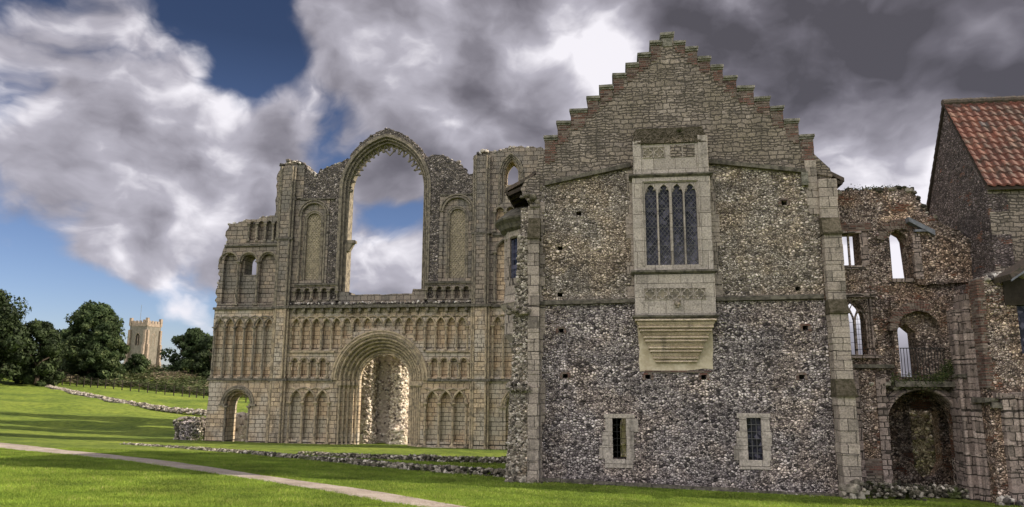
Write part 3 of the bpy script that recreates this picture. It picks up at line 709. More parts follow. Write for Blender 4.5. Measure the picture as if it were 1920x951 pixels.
# diaper panels and niches
for (a, c, oa, oc) in ((-4.74, -3.90, -5.02, -3.62), (3.40, 4.28, 3.06, 4.6)):
    mid_, rad = (a + c) / 2, (c - a) / 2
    mb = MB(); mb.slab(round_hole(oa - .05, oc + .05, 8.55, 12.3), [round_hole(a, c, 8.66, 12.02)], .1, .25)
    mb.build('niche_frame', 'church_up', FR)
    dp = MB(); dp.box(a - .1, c + .1, .235, .3, 8.6, 12.6)
    z = 8.75; row = 0
    while z < 12.45:
        x = a + .06 + (.085 if row % 2 else 0)
        while x < c - .02:
            if z < 12.02 or (x - mid_) ** 2 + (z - 12.02) ** 2 < (rad - .05) ** 2:
                dp.add([(x - .075, .232, z), (x, .232, z - .075), (x + .075, .232, z), (x, .232, z + .075), (x, .185, z + .01)], [(0, 1, 4), (1, 2, 4), (2, 3, 4), (3, 0, 4)])
            x += .17
        z += .105; row += 1
    dp.build('diaper_panel', 'diaper', FR)
    rg = MB()
    for r_, v_, t_ in (((oc - oa) / 2 + .16, -.03, .05), ((oc - oa) / 2 + .02, -.02, .06), (rad + .12, .1, .05), (rad + .02, .12, .04)):
        m2 = (oa + oc) / 2 if v_ < 0 else mid_; zs = 12.3 if v_ < 0 else 12.02
        rg.tube([(m2 - r_, v_, 8.5 if r_ < .75 else zs)] + [(x, v_, z) for x, z in arc(m2, zs, r_, n=18)] + [(m2 + r_, v_, 8.5 if r_ < .75 else zs)], t_, 6)
    z = 8.7
    while z < 12.0:
        for x in (a - .09, c + .09): rg.stone((x, .09, z), .055)
        z += .15
    rg.build('niche_moulding', 'moulding_grey', FR)
for S in (sl, sr_):
    mb = MB()
    for a, c in zip(S, S[1:]): mb.tube([(x, -.02, z) for x, z in arc((a + c) / 2, 8.02, .2, n=8)], .035, 6)
    o = mb.build('blind_arcade', 'moulding_grey', FR)
    for u in S: MB().shaft(u, 0, 7.5, 8.05, .055).build('shaft', 'moulding_grey', o)
# great window: splayed orders, arch, cusps
gw = MB()
for k, (d, v0, v1) in enumerate(((.40, -.02, .35), (.27, .12, .6), (.13, .3, 1.12))):
    inn = [(WL - d + .14, 7.85)] + ptd(WL - d + .14, WR + d - .14, 13.7, 2.75 + (d - .14), 16) + [(WR + d - .14, 7.85)]
    out = [(WL - d - .0, 7.85)] + ptd(WL - d - .02, WR + d + .02, 13.7, 2.75 + d + .02, 16) + [(WR + d, 7.85)]
    gw.prism(inn, out, v0, v1)
    gw.tube([(x, v0, z) for x, z in inn], .045, 6)
o = gw.build('great_window_arch', 'moulding_grey', FR)
bk = MB()
oo = ptd(WL - .42, WR + .42, 13.7, 3.19, 16); o2 = jag(ptd(WL - .5, WR + .5, 13.7, 3.5, 16), .12, .035, 21)
oo2 = []
L = len(o2)
for i in range(L):
    t = i / (L - 1) * (len(oo) - 1); k = min(int(t), len(oo) - 2); f = t - k
    oo2.append((oo[k][0] + (oo[k + 1][0] - oo[k][0]) * f, oo[k][1] + (oo[k + 1][1] - oo[k][1]) * f))
i0 = int(L * .22); i1 = int(L * .8)
bk.prism(oo2[i0:i1], o2[i0:i1], .05, 1.0)
lumps(bk, o2[i0:i1], .1, .9, .09, 26, spread=.04)
bk.build('arch_backing', 'church_flint', FR)
cu = MB(); line = ptd(WL + .0, WR - .0, 13.7, 2.72, 30)
def cusp(i, sc, hooked=True):
    cu = MB()
    (x, z) = line[i]; c = Vector((PC, 13.9)); d = (c - Vector((x, z))).normalized(); tn = Vector((-d.y, d.x))
    P = lambda a, b_: (x + d.x * a + tn.x * b_, z + d.y * a + tn.y * b_)
    for sgn in (-1, 1):
        pts = [P(-.05, sgn * .28 * sc), P(.10 * sc, sgn * .16 * sc), P(.30 * sc, sgn * .05 * sc), P(.42 * sc, 0)]
        cu.tube([(a, .5, b_) for a, b_ in pts], [.07, .06, .055, .06], 6)
    a, b_ = P(.44 * sc, 0); cu.stone((a, .5, b_), .085)
    cu.build('tracery_cusp', 'moulding_grey', o)
for i in (9, 12, 15, 18, 21, 24, 27): cusp(i, .8)
for i in (30, 33, 36, 39): cusp(i, .78)
for i in (43, 46, 49): cusp(i, .8)
for i in (52, 5): cusp(i, .45)
cu.tube([(x, .5, z) for x, z in [(PC - .28, 16.05), (PC, 15.75), (PC + .28, 16.05)]], .05, 6)
cu.build('broken_tracery', 'moulding_grey', o); cu = MB(); cu.stone((WL + .1, .45, 13.75), .13); cu.stone((WL + .07, .45, 13.95), .1); cu.build('carved_lump', 'moulding_grey', o); cu = MB()
cu.box(WL - .02, WL + .46, .3, .75, 10.75, 10.9, j=.02); cu.taper((WL - .02, WL + .14, .35, .7, 10.3), (WL - .02, WL + .38, .32, .72, 10.75)); cu.stone((WL + .4, .5, 10.8), .1)
cu.build('impost_bracket', 'moulding_grey', o)

# --- clasping pilasters with nook shafts
def pilaster(u0, u1, z1, topj, segs):
    for (a, b_, z0, zt, v0) in segs:
        m_ = MB(); m_.box(a, b_, v0, .0, z0, zt); m_.box(a + .12, b_ - .12, v0 - .1, v0, z0, zt)
        o = m_.build('buttress', 'church' if zt < 7.3 else 'church_up', FR)
        for u, vv in ((a, v0), (b_, v0), (a + .12, v0 - .1), (b_ - .12, v0 - .1)):
            MB().tube([(u, vv, z0), (u, vv, zt)], .055, 8).build('nook_shaft', 'moulding' if zt < 7.3 else 'moulding_grey', o)
pilaster(-6.3, -5.3, 0, 0, [(-6.22, -5.36, -.4, 3.2, -.2), (-6.2, -5.4, 3.33, 7.06, -.2), (-6.22, -5.42, 7.2, 10.9, -.22), (-6.32, -5.45, 11.02, 15.1, -.18)])
pilaster(4.7, 5.8, 0, 0, [(4.76, 5.66, -.4, 3.2, -.2), (4.76, 5.66, 3.33, 7.06, -.2), (4.78, 5.6, 7.2, 10.95, -.22), (4.78, 5.6, 11.07, 15.3, -.18)])
string('string_course', [(-6.34, -5.34, -.38, 10.9, 11.0), (4.7, 5.75, -.38, 10.95, 11.06)])
mb = MB()
mb.slab(jag([(-6.62, 12.4), (-6.62, 14.7), (-6.3, 15.3), (-5.9, 15.55), (-5.4, 15.5), (-5.0, 15.2)], .2, .06, 31) + [(-5.0, 13.3), (-5.4, 13.3), (-5.4, 7.24), (-6.25, 7.24), (-6.25, 12.4)], [], .0, 1.6)
mb.slab([(4.66, 7.24), (4.66, 14.4)] + jag([(4.66, 14.4), (4.72, 15.4), (5.2, 15.62), (5.72, 15.6)], .2, .06, 32) + [(5.72, 7.24)], [], .0, 1.5)
mb.build('wall', 'church_up', FR)
lt = MB(); lumps(lt, [(-6.5, 15.15), (-5.9, 15.5), (-5.2, 15.35), (-4.9, 15.0)], -.1, 1.3, .12, 40, spread=.06); lumps(lt, [(4.75, 15.35), (5.2, 15.6), (5.7, 15.6)], -.1, 1.3, .12, 40, spread=.06)
lumps(lt, top_l[3:], .05, 1.0, .10, 24, spread=.06); lumps(lt, top_r[:-2], .05, 1.0, .10, 24, spread=.06)
lumps(lt, [(-5.3, 7.35), (4.6, 7.35)], -.26, .02, .07, 22, spread=.05)
lt.build('rubble_top', 'stones_dry', FR)
# plinth stones along the foot
mb = MB(); 
for (a, b_) in ((-9.95, -8.85), (-7.3, -2.6), (2.2, 6.4), (8.1, 9.9)):
    u = a
    while u < b_:
        L_ = random.uniform(.35, .8); mb.box(u, min(u + L_ - .02, b_), -.1 + random.uniform(-.05, .05), .05, -.5, GZ + .35 + random.uniform(-.05, .05) - .012 * (u + 9.9), j=.02); u += L_
mb.build('plinth', 'church', FR)

# ------------------------------------------------------------------ piers seen through the doorway, flint stumps
def pier(name, label, cat, loc, w, d, h, seed, mat='pier_stones', core='pier_core', waist=.15, n=900, lean=0, sz=.10, group=None, flare=.25):
    rt = thing(name, label, cat, loc=loc, rz=R(-8), group=group)
    rd = random.Random(seed); mb = MB(); st = MB(); NA, NZ = 18, 22; vs = []
    off = Vector((seed * 3.1, seed * 1.7, 0))
    def rad(th, f):
        p = Vector((math.cos(th), math.sin(th), f * h * .45))
        k = 1 + .30 * noise.noise(p * 1.4 + off) + .12 * noise.noise(p * 4 + off)
        k *= 1 + flare * max(0, 1 - f * 4) - waist * math.sin(math.pi * min(1, f * 1.1)) * .5
        if f > .85: k *= 1 - (f - .85) * 3.2
        ex = abs(math.cos(th)) ** .6 * math.copysign(1, math.cos(th)), abs(math.sin(th)) ** .6 * math.copysign(1, math.sin(th))
        return ex[0] * w / 2 * k + lean * f, ex[1] * d / 2 * k
    for i in range(NZ + 1):
        f = i / NZ
        for j in range(NA):
            x, y = rad(2 * math.pi * j / NA, f); vs.append((x, y, f * h - .3 + .25 * noise.noise(Vector((x * 2, y * 2, seed))) * f))
    fs = [(i * NA + j, i * NA + (j + 1) % NA, (i + 1) * NA + (j + 1) % NA, (i + 1) * NA + j) for i in range(NZ) for j in range(NA)]
    fs.append(tuple(NZ * NA + j for j in range(NA)))
    mb.add(vs, fs); mb.build('core', core, rt)
    for _ in range(n):
        th, f = rd.uniform(0, 6.283), rd.random() ** 1.1
        x, y = rad(th, f); st.stone((x, y, f * h - .3), sz * rd.uniform(.5, 1.3))
    st.build('facing_stones', mat, rt)
    return rt
def fl(u, v):      # world point of the west front's local (u, v)
    c, s = math.cos(R(8)), math.sin(R(8)); return (-6.78 + u * c + v * s, 40 - u * s + v * c)
for (u, v, w_, d_, h_, sd_, lab_) in ((-2.12, 3.2, 1.2, 1.3, 6.2, 3, 'tall flint rubble pier behind the left side of the round doorway'),
                                (-1.22, 4.6, 1.7, 1.3, 6.8, 5, 'tall flint rubble pier standing in the middle of the round doorway'),
                                (-.12, 3.6, .95, 1.2, 6.3, 9, 'narrow sunlit flint pier behind the right side of the round doorway')):
    x, y = fl(u, v); pier('ruined_pier', lab_, 'ruined pier', (x, y, ground(x, y)), w_, d_, h_, sd_, n=2600, sz=.085, group='broken nave piers behind the doorway')
x, y = fl(.12, 2.9); pier('masonry_stump', 'low round flint stump at the foot of the sunlit pier inside the round doorway', 'flint stump', (x, y, ground(x, y)), .9, 1.0, 1.3, 12, n=260, sz=.09)
pier('masonry_stump', 'squat dark flint stump beside the left foot of the ruined church front', 'flint stump', (-18.0, 43.2, -.1), 1.7, 1.2, 1.55, 14, n=900, sz=.085, mat='stones', core='flint_dark', flare=.1)
x, y = fl(-8.95, 2.3); pier('masonry_stump', 'flint stump seen through the small arched side doorway', 'flint stump', (x, y, ground(x, y)), 1.3, 1.0, 1.75, 16, n=300, sz=.10)

# ================================================================== PRIOR'S LODGING with crow-stepped gable
GB = thing('gabled_lodging', 'tall flint lodging with a stepped brick gable and a square stone oriel window', 'stone building', loc=(4.71, 21.5, 0), rz=R(-8))
hood = [(-3.92, 9.02), (-1.15, 9.52), (1.1, 9.55), (4.15, 9.10)]
low_w = [(-1.85, -1.47, .97, 2.1), (1.85, 2.24, 1.0, 2.15)]
putl = [(-3.29, 4.59, 1), (-3.18, 3.28, 1), (-.82, 3.26, 1), (.74, 3.26, 1), (3.39, 3.27, 1), (3.57, 4.63, 1)]
putu = [(-3.32, 5.66, 0), (3.45, 5.75, 0), (3.2, 8.25, 1), (-3.31, 7.06, 0), (-2.74, 8.11, 0)]
sq = lambda u, z, a=.075, c=.06: rect(u - a, u + a, z - c, z + c)
mb = MB(); mb.slab(rect(-3.92, 4.15, -.5, 5.40), [rect(a, c, d, e) for a, c, d, e in low_w] + [sq(u, z) for u, z, _ in putl], 0, .7)
mb.build('wall', 'flint_dark', GB)
mb = MB(); mb.slab([(-3.92, 5.402), (-3.92, 9.02), (-1.15, 9.52), (1.1, 9.55), (4.15, 9.10), (4.15, 5.402)], [rect(-.95, .88, 6.4, 8.9)] + [sq(u, z) for u, z, _ in putu], .04, .7)
mb.build('wall', 'flint_light', GB)
pb = MB(); pb.box(-3.7, -1.6, .702, .72, 2.2, 5.3); pb.box(-3.8, 4.0, .702, .72, 2.5, 5.3); pb.box(-3.8, -1.0, .702, .72, 5.5, 8.6); pb.box(1.0, 4.0, .702, .72, 5.5, 8.6); pb.build('hole_shade_backing', 'dark', GB)  # dark sheets close off the putlog holes, standing in for interior shade
for u, z, br in putl + putu:
    if br:
        q = MB(); q.box(u - .15, u - .078, -.02, .1, z - .08, z + .07, j=.008); q.box(u + .078, u + .15, -.02, .1, z - .08, z + .07, j=.008); q.box(u - .12, u + .12, -.015, .1, z + .065, z + .12, j=.006)
        q.build('putlog_surround', 'brick', GB)
# gable and steps
SL = [(-.13, 13.74), (-.46, 13.5), (-.84, 13.13), (-1.22, 12.82), (-1.62, 12.5), (-2.04, 12.14), (-2.43, 11.79), (-2.95, 11.42), (-3.36, 11.04), (-3.76, 10.58)]
SR = [(.23, 13.74), (.57, 13.45), (.93, 13.24), (1.3, 12.9), (1.66, 12.6), (2.04, 12.24), (2.53, 11.89), (2.97, 11.53), (3.34, 11.21), (3.75, 10.79), (4.14, 10.3)]
BR = .34
poly = [(-3.92, 9.022), (-4.05, 9.5), (-3.9, 10.0), (-3.76, 10.05)]
for (a, z), (b_, z2) in zip(SL[::-1], SL[::-1][1:]): poly += [(a, z - .14), (b_, z - .14)]
poly += [(-.13, 13.6), (.23, 13.6)]
for (a, z), (b_, z2) in zip(SR, SR[1:]): poly += [(a, z2 - .14), (b_, z2 - .14)]
poly += [(4.14, 9.7), (4.55, 9.25), (4.6, 9.0), (4.15, 9.102), (1.1, 9.552), (-1.15, 9.522)]
MB().slab(poly, [], .05, .62).build('gable_wall', 'gable', GB)
prev = None
for S, sg in ((SL, -1), (SR, 1)):
    for k in range(1, len(S)):
        e, z = S[k]; inner = S[k - 1][0]
        a, c = min(e, inner), max(e, inner)
        st = MB(); lowz = S[k + 1][1] - .14 if k + 1 < len(S) else z - .75
        # brick facing: courses of uneven length
        zz = z - .14
        bk_ = MB(); bottom = lowz - .10
        while zz > bottom:
            L_ = (c - a) * random.uniform(.75, 1.0)
            x0, x1 = (a, a + L_) if sg < 0 else (c - L_, c)
            if zz <= lowz: 
                x0, x1 = (a + .0, a + L_ * .5) if sg < 0 else (c - L_ * .5, c)
            bk_.box(x0 + random.uniform(0, .015), x1 + random.uniform(-.015, 0), .028 + random.uniform(-.01, .01), .3, zz - .072, zz - .004, j=.004); zz -= .075
        cp_ = MB(); ov = .035; cp_.box(a - ov if sg < 0 else a + .0, c if sg < 0 else c + ov, -.04, .70, z - .085, z, j=.012); cp_.box(a - .015 if sg < 0 else a, c if sg < 0 else c + .015, -.0, .66, z - .14, z - .087, j=.008)
        co = cp_.build('step_coping', 'coping', GB, bevel=.012)
        bk_.build('step_brickwork', 'brick', GB)
cp_ = MB(); cp_.box(-.165, .265, -.05, .7, 13.65, 13.74, j=.012); cp_.box(-.145, .245, -.02, .66, 13.6, 13.648); cp_.box(-.11, .2, .02, .3, 13.3, 13.6, j=.01); cp_.build('step_coping', 'coping', GB, bevel=.012)
# hood strings over the flint
def band(name, mat, pts, v0, th, par=GB, vb=.06, seg=.8, j=.008):
    s = MB()
    for (a, z), (c, z2) in zip(pts, pts[1:]):
        n = max(1, int((c - a) / seg))
        for i in range(n):
            x0, x1 = a + (c - a) * i / n, a + (c - a) * (i + 1) / n; y0, y1 = z + (z2 - z) * i / n, z + (z2 - z) * (i + 1) / n
            d = random.uniform(-j, j)
            s.add([(x0, v0 + d, y0 - th / 2), (x1 - .004, v0 + d, y1 - th / 2), (x1 - .004, v0 + d, y1 + th / 2), (x0, v0 + d, y0 + th / 2),
                   (x0, vb, y0 - th / 2 - .02), (x1 - .004, vb, y1 - th / 2 - .02), (x1 - .004, vb, y1 + th / 2 + .05), (x0, vb, y0 + th / 2 + .05)],
                  [(0, 1, 2, 3), (7, 6, 5, 4), (0, 4, 5, 1), (2, 6, 7, 3), (1, 5, 6, 2), (3, 7, 4, 0)])
    return s.build(name, mat, par)
band('string_course', 'string', [(-3.75, 9.05), (-1.18, 9.54)], -.09, .12)
band('string_course', 'string', [(1.12, 9.57), (3.85, 9.17)], -.09, .12)
band('string_course', 'string', [(-3.9, 5.40), (-1.16, 5.44)], -.10, .10)
band('string_course', 'string', [(1.16, 5.46), (4.12, 5.50)], -.10, .10)
mb = MB(); mb.box(3.72, 3.9, -.1, .05, 8.75, 9.15, j=.01); mb.build('label_stop', 'coping', GB)
# plinth ledge and rubble footing
mb = MB(); u = -3.9
while u < 4.1:
    L_ = random.uniform(.5, 1.1); zt = .42 - .035 * (u + 3.9); mb.box(u, min(u + L_ - .015, 4.1), -.16 + random.uniform(-.03, .03), .0, zt - .09, zt, j=.015); u += L_
mb.build('plinth_ledge', 'string', GB)
st = MB()
for _ in range(900):
    u = random.uniform(-3.95, 4.15); zt = .32 - .035 * (u + 3.9); st.stone((u, random.uniform(-.24, -.06), random.uniform(-.2, zt)), random.uniform(.05, .11))
st.build('footing_stones', 'stones', GB)
# lower windows
for n_, (a, c, z0, z1) in enumerate(low_w):
    f = MB(); b0, b1 = a - .26 - .02 * n_, c + .27
    f.box(b0 + .02, b1 - .02, -.03, .3, z1 + .0, z1 + .12, j=.004)           # lintel
    f.taper((a - .0, c + .0, -.02, .16, z1 - .0), (a - .1, c + .1, -.034, .3, z1 + .07))
    f.box(b0 + .03, c + .18, -.03, .3, z0 - .24, z0, j=.006)              # sill
    z = z0; k = 0
    while z < z1 - .01:
        h_ = min(random.uniform(.2, .42), z1 - z); h_ = z1 - z if z1 - z - h_ < .12 else h_
        f.box(a - random.choice((.20, .30, .38)), a - .0, -.025, .3, z, z + h_ - .006, j=.004)
        f.box(c + .0, c + random.choice((.22, .26, .34)), -.025, .3, z, z + h_ - .006, j=.004); z += h_
    f.build('window_frame', 'oriel', GB, bevel=.006)
    g_ = MB(); g_.box(a, c, .10, .11, z0, z1)
    if n_ == 1: g_.build('window_pane', 'glass', GB)
    g_ = MB()
    for i in range(1, 3): x = a + (c - a) * i / 3; g_.box(x - .006, x + .006, .07, .085, z0, z1)
    for i in range(1, 6): z = z0 + (z1 - z0) * i / 6; g_.box(a, c, .066, .082, z - .006, z + .006)
    g_.build('window_bars', 'lead_came' if n_ else 'iron', GB)
# the far wall of the vaulted undercroft, with its open door
mb = MB(); mb.slab(rect(-3.9, 4.1, -.5, 9), [round_hole(-1.62, .2, -.3, 1.6)], 6.5, 7.0); mb.build('inner_wall', 'rubble_house', GB)
mb = MB(); mb.box(-3.3, 3.5, .75, 6.5, 5.2, 5.4); mb.build('inner_floor', 'timber', GB)
# side walls, roof
MB().box(-3.9, -3.35, .702, 9.5, -.5, 9.2).build('side_wall', 'flint_light', GB); mb = MB(); mb.box(3.6, 4.13, .702, 9.5, -.5, 9.2); mb.build('side_wall', 'flint_light', GB)
rf = MB()
def roof_half(pts, v0, v1, th):
    top = pts; bot = [(a, z - th) for a, z in pts]
    return rf.slab(top + bot[::-1], [], v0, v1)
roof_half([(.05, 13.1), (-4.35, 9.5), (-5.08, 9.12)], .64, 9.6, .12); rf.build('roof', 'tile_dark', GB); rf = MB(); roof_half([(.05, 13.1), (4.45, 9.5), (5.10, 9.12)], .64, 9.6, .12)
rf.build('roof', 'tile_dark', GB)
for sg in (-1, 1):
    rf = MB()
    for i in range(16):
        v = .66 + i * .58; x0, x1 = (4.05, 5.0) if sg > 0 else (-4.98, -4.0)
        rf.slab([(x0, 9.42 if sg > 0 else 9.0), (x1, 9.02 if sg > 0 else 9.42), (x1, 8.92 if sg > 0 else 9.30), (x0, 9.30 if sg > 0 else 8.88)], [], v, v + .1)
    rf.box(sg * 5.02 - .03, sg * 5.02 + .03, .64, 9.6, 8.93, 9.06)
    rf.build('rafter_ends', 'timber', GB)
mb = MB(); mb.slab([(4.15, 9.0), (4.55, 9.3), (4.62, 9.05), (4.4, 8.6), (4.15, 8.3)], [], .1, .6); mb.build('gable_kneeler', 'gable', GB)
mb = MB(); mb.slab([(-3.92, 9.4), (-4.35, 9.2), (-4.5, 8.9), (-4.3, 8.55), (-3.92, 8.3)], [], .0, .6); mb.build('gable_kneeler', 'gable', GB)
mb = MB()     # carved beast crouching under the left eave
for c_, s_ in (((-4.12, -.12, 8.62), .16), ((-4.30, -.22, 8.66), .12), ((-4.42, -.26, 8.60), .07), ((-4.22, -.26, 8.50), .07), ((-4.0, -.05, 8.48), .14), ((-4.30, -.2, 8.79), .05), ((-4.22, -.22, 8.80), .045)): mb.stone(c_, s_, r=.5)
mb.box(-4.2, -3.9, -.2, .1, 8.28, 8.38, j=.01); mb.build('carved_beast', 'moulding_grey', GB, smooth=True)

# buttresses
def buttress(u0, u1, tiers, name, rubble=None):
    for i, (z0, z1, v0, cap) in enumerate(tiers):
        m_ = MB(); m_.blocks(u0 - .01 * i if u0 < 0 else u0, u1 + (.012 * i if u0 > 0 else 0), v0, .0, z0, z1, .31, .012)
        o = m_.build(name, 'quoin', GB, bevel=.01)
        if cap:
            vt = cap[1]; c_ = MB(); c_.taper((u0 - .03, u1 + .03, v0 - .05, .0, z1), (u0 - .01, u1 + .02, vt, .0, cap[0]))
            c_.box(u0 - .04, u1 + .04, v0 - .07, .0, z1 - .06, z1, j=.006)
            c_.build('weathering', 'moss', o)
buttress(4.16, 4.62, [(-.4, 2.80, -.56, (3.22, -.42)), (3.2, 5.05, -.42, (5.40, -.30)), (5.38, 7.30, -.30, (7.75, -.16)), (7.7, 8.9, -.14, None)], 'buttress')
buttress(-4.22, -3.9, [(-.4, 2.95, -.56, None), (2.95, 5.0, -.46, None), (5.0, 7.35, -.36, (7.95, -.2)), (7.9, 8.35, -.16, None)], 'buttress')
mb = MB(); st = MB()
mb.taper((-4.85, -4.2, -.50, .8, -.4), (-4.75, -4.2, -.42, .8, 2.9)); mb.taper((-4.72, -4.2, -.40, .8, 2.9), (-4.66, -4.2, -.34, .8, 5.0)); mb.taper((-4.62, -4.2, -.30, .8, 5.0), (-4.52, -4.2, -.24, .8, 7.4)); mb.box(-4.48, -4.2, -.1, .8, 7.4, 8.3)
mb.build('broken_wall_end', 'flint_light', GB)
for _ in range(2600):
    z = random.uniform(-.2, 7.4); f = z / 7.4; face = random.random()
    ul = -4.84 + .34 * f + .10 * noise.noise(Vector((0, 0, z * 1.3))); vf = -.48 + .25 * f
    p = (random.uniform(ul, -4.2), vf, z) if face < .6 else (ul, random.uniform(vf, .8), z)
    st.stone(p, random.uniform(.03, .075))
for zc in (5.15, 2.95):
    for _ in range(60): st.stone((random.uniform(-4.8, -4.15), random.uniform(-.62, -.3), zc + random.uniform(-.1, .12)), random.uniform(.04, .09))
st.build('facing_stones', 'stones_col', GB)
st = MB()
for _ in range(70): st.stone((random.uniform(-4.9, -3.8), random.uniform(-.68, -.45), random.uniform(-.0, .42)), random.uniform(.07, .15))
st.build('footing_boulders', 'boulders', GB); st = MB()
for _ in range(30): st.stone((random.uniform(4.08, 4.68), random.uniform(-.68, -.52), random.uniform(-.2, .6)), random.uniform(.07, .15))
st.build('footing_boulders', 'boulders', GB); st = MB()
for _ in range(120): st.stone((random.uniform(-3.6, 4.8), random.uniform(-.5, -.25), random.uniform(-.1, .12)), random.uniform(.05, .10))
st.build('footing_boulders', 'boulders', GB)
# quoins up the left corner of the flint face, and beside the oriel
mb = MB(); z = .4
while z < 8.2: 
    h_ = random.uniform(.22, .4); mb.box(-3.92, -3.92 + random.choice((.06, .10, .16)), -.012, .1, z, z + h_ - .01, j=.006); z += h_
mb.build('quoins', 'quoin', GB); mb = MB(); z = 5.5
while z < 9.3:
    h_ = random.uniform(.25, .45)
    mb.box(-1.16 - random.choice((.05, .12, .18)), -1.1, .02, .1, z, z + h_ - .01, j=.006); mb.box(1.05, 1.12 + random.choice((.08, .16, .24)), .02, .1, z, z + h_ - .01, j=.006); z += h_
z = 7.9
while z < 9.3: h_ = random.uniform(.2, .3); mb.box(3.85 + random.choice((-.1, 0, .05)), 4.16, .0, .1, z, z + h_ - .01, j=.006); z += h_
mb.build('quoins', 'quoin', GB)

# ---- oriel
V = -.45
OR_ = MB()
OR_.slab(rect(-1.14, 1.08, 6.27, 9.02), [rect(-.80, .70, 6.42, 8.86)], V, V + .16)
OR_.box(-1.14, -1.0, V + .162, .04, 6.27, 9.02); OR_.box(.94, 1.08, V + .162, .04, 6.27, 9.02)
OR_.box(-1.06, 1.02, V + .04, .04, 9.12, 10.05); OR_.box(-1.10, -.86, V, V + .04, 9.12, 10.15, j=.003); OR_.box(.78, 1.06, V, V + .04, 9.12, 10.25, j=.003)
OR_.box(-1.14, 1.10, V, .04, 4.98, 6.15)
o_or = OR_.build('oriel_body', 'oriel', GB, bevel=.012)
f = MB()
def frame_line(pts, w=.045, v0=V - .02, v1=V + .1):    # raised fillet
    for (a, z), (c, z2) in zip(pts, pts[1:]): f.tube([(a, v0, z), (c, v0, z2)], w, 5)
mb = MB(); mb.box(-.80, .70, V + .12, V + .13, 6.42, 8.86); mb.build('window_pane', 'glass', o_or)
lat = MB(); ws, we, zb_, zt_ = -.80, .70, 6.42, 8.86; s_ = .115
def clipline(c, sg):
    pts = []
    for x in (ws, we):
        z = sg * (x) * 1.25 + c
        if zb_ <= z <= zt_: pts.append((x, z))
    for z in (zb_, zt_):
        x = (z - c) / (sg * 1.25)
        if ws <= x <= we: pts.append((x, z))
    return pts[:2]
c = 4.5
while c < 11:
    for sg in (-1, 1):
        q = clipline(c, sg)
        if len(q) == 2: lat.tube([(x, V + .11, z) for x, z in q], .008, 4)
    c += .15
for z in (7.0, 7.55, 8.1, 8.5): lat.box(ws, we, V + .10, V + .108, z - .007, z + .007)
lat.build('lead_lattice', 'lead_came', o_or)
mu = MB(); W4 = (we - ws) / 4
for i in range(5):
    x = ws + W4 * i; big_ = i == 2
    wd = .026 if i in (1, 3) else (.04 if big_ else .02)
    mu.taper((x - wd, x + wd, V + .03, V + .12, zb_), (x - wd, x + wd, V + .03, V + .12, 8.66)); mu.box(x - wd * .45, x + wd * .45, V - .005, V + .03, zb_, 8.84 if big_ else 8.66)
mu.build('mullion', 'oriel', o_or)
hd = MB()
for i in range(4):
    a, c = ws + W4 * i + .018, ws + W4 * (i + 1) - .018; m_ = (a + c) / 2
    tre = []
    for (cx_, cz_, r_, a0, a1) in ((a + .075, 8.58, .075, 180, 60), (m_, 8.69, .10, 165, 15), (c - .075, 8.58, .075, 120, 0)): tre += arc(cx_, cz_, r_, a0, a1, 5)
    hd.slab([(a - .02, 8.50), (a - .02, 8.86), (c + .02, 8.86), (c + .02, 8.50), (c, 8.50), (c, 8.58)] + tre[::-1][1:-1] + [(a, 8.58), (a, 8.50)], [], V + .04, V + .12)
    hd.tube([(x, V + .02, z) for x, z in ptd(a, c, 8.52, .30, 5)], .016, 5)
    hd.tube([(a, V + .03, 8.56), (a + .07, V + .03, 8.64), (a + .05, V + .03, 8.56)], .012, 4)
hd.tube([(ws - .06, V - .01, 6.4), (ws - .06, V - .01, 8.9), (we + .06, V - .01, 8.9), (we + .06, V - .01, 6.4)], .03, 6)
hd.build('window_heads', 'oriel', o_or)
s_ = MB()
for (z0, z1, e, vv, h_) in ((9.02, 9.11, .10, -.08, 0), (6.16, 6.26, .10, -.09, 0), (4.88, 4.975, .10, -.09, 0)):
    s_ = MB(); s_.taper((-1.13 - e * .3, 1.08 + e * .3, V + vv * .3, .04, z0), (-1.13 - e, 1.08 + e, V + vv, .04, z0 + .05)); s_.box(-1.13 - e, 1.08 + e, V + vv, .04, z0 + .05, z1, j=.005); s_.build('oriel_string', 'string', o_or)
mb = MB(); mb.taper((-1.06, 1.02, V - .02, .0, 10.05), (-1.0, .98, -.06, .0, 10.62)); mb.box(-1.0, .98, -.1, .04, 10.58, 10.64, j=.005)
mb.build('oriel_roof', 'moss', o_or)
st = MB()
for _ in range(300):
    t_ = random.random(); st.stone((random.uniform(-1.05, 1.0), V - .02 + t_ * (.38), 10.05 + t_ * .52), random.uniform(.02, .05), r=random.random() * .5)
st.build('moss_cushion', 'moss', o_or)
tf = MB()
for _ in range(70):
    a, r_ = random.uniform(0, 6.28), random.uniform(.05, .16); x, z = .28, 10.42
    p = (x, V + .2, z); q = (x + r_ * math.cos(a), V + .1 + random.uniform(-.1, .05), z + abs(r_ * math.sin(a)) * .9 + .02)
    tf.add([(p[0] - .006, p[1], p[2]), (p[0] + .006, p[1], p[2]), q], [(0, 1, 2)])
tf.build('grass_tuft', 'scrub', o_or)
def quatre(cx_, cz_, s, v, mb):
    mb.tube([(cx_ - s, v, cz_ - s), (cx_ - s, v, cz_ + s), (cx_ + s, v, cz_ + s), (cx_ + s, v, cz_ - s), (cx_ - s, v, cz_ - s)], .012, 4)
    for dx, dz, a0 in ((0, .45, -20), (.45, 0, -110), (0, -.45, -200), (-.45, 0, -290)):
        mb.tube([(x, v, z) for x, z in arc(cx_ + dx * s, cz_ + dz * s, s * .42, a0 + 220, a0, 9)], .014, 5)
q = MB(); dk = MB()
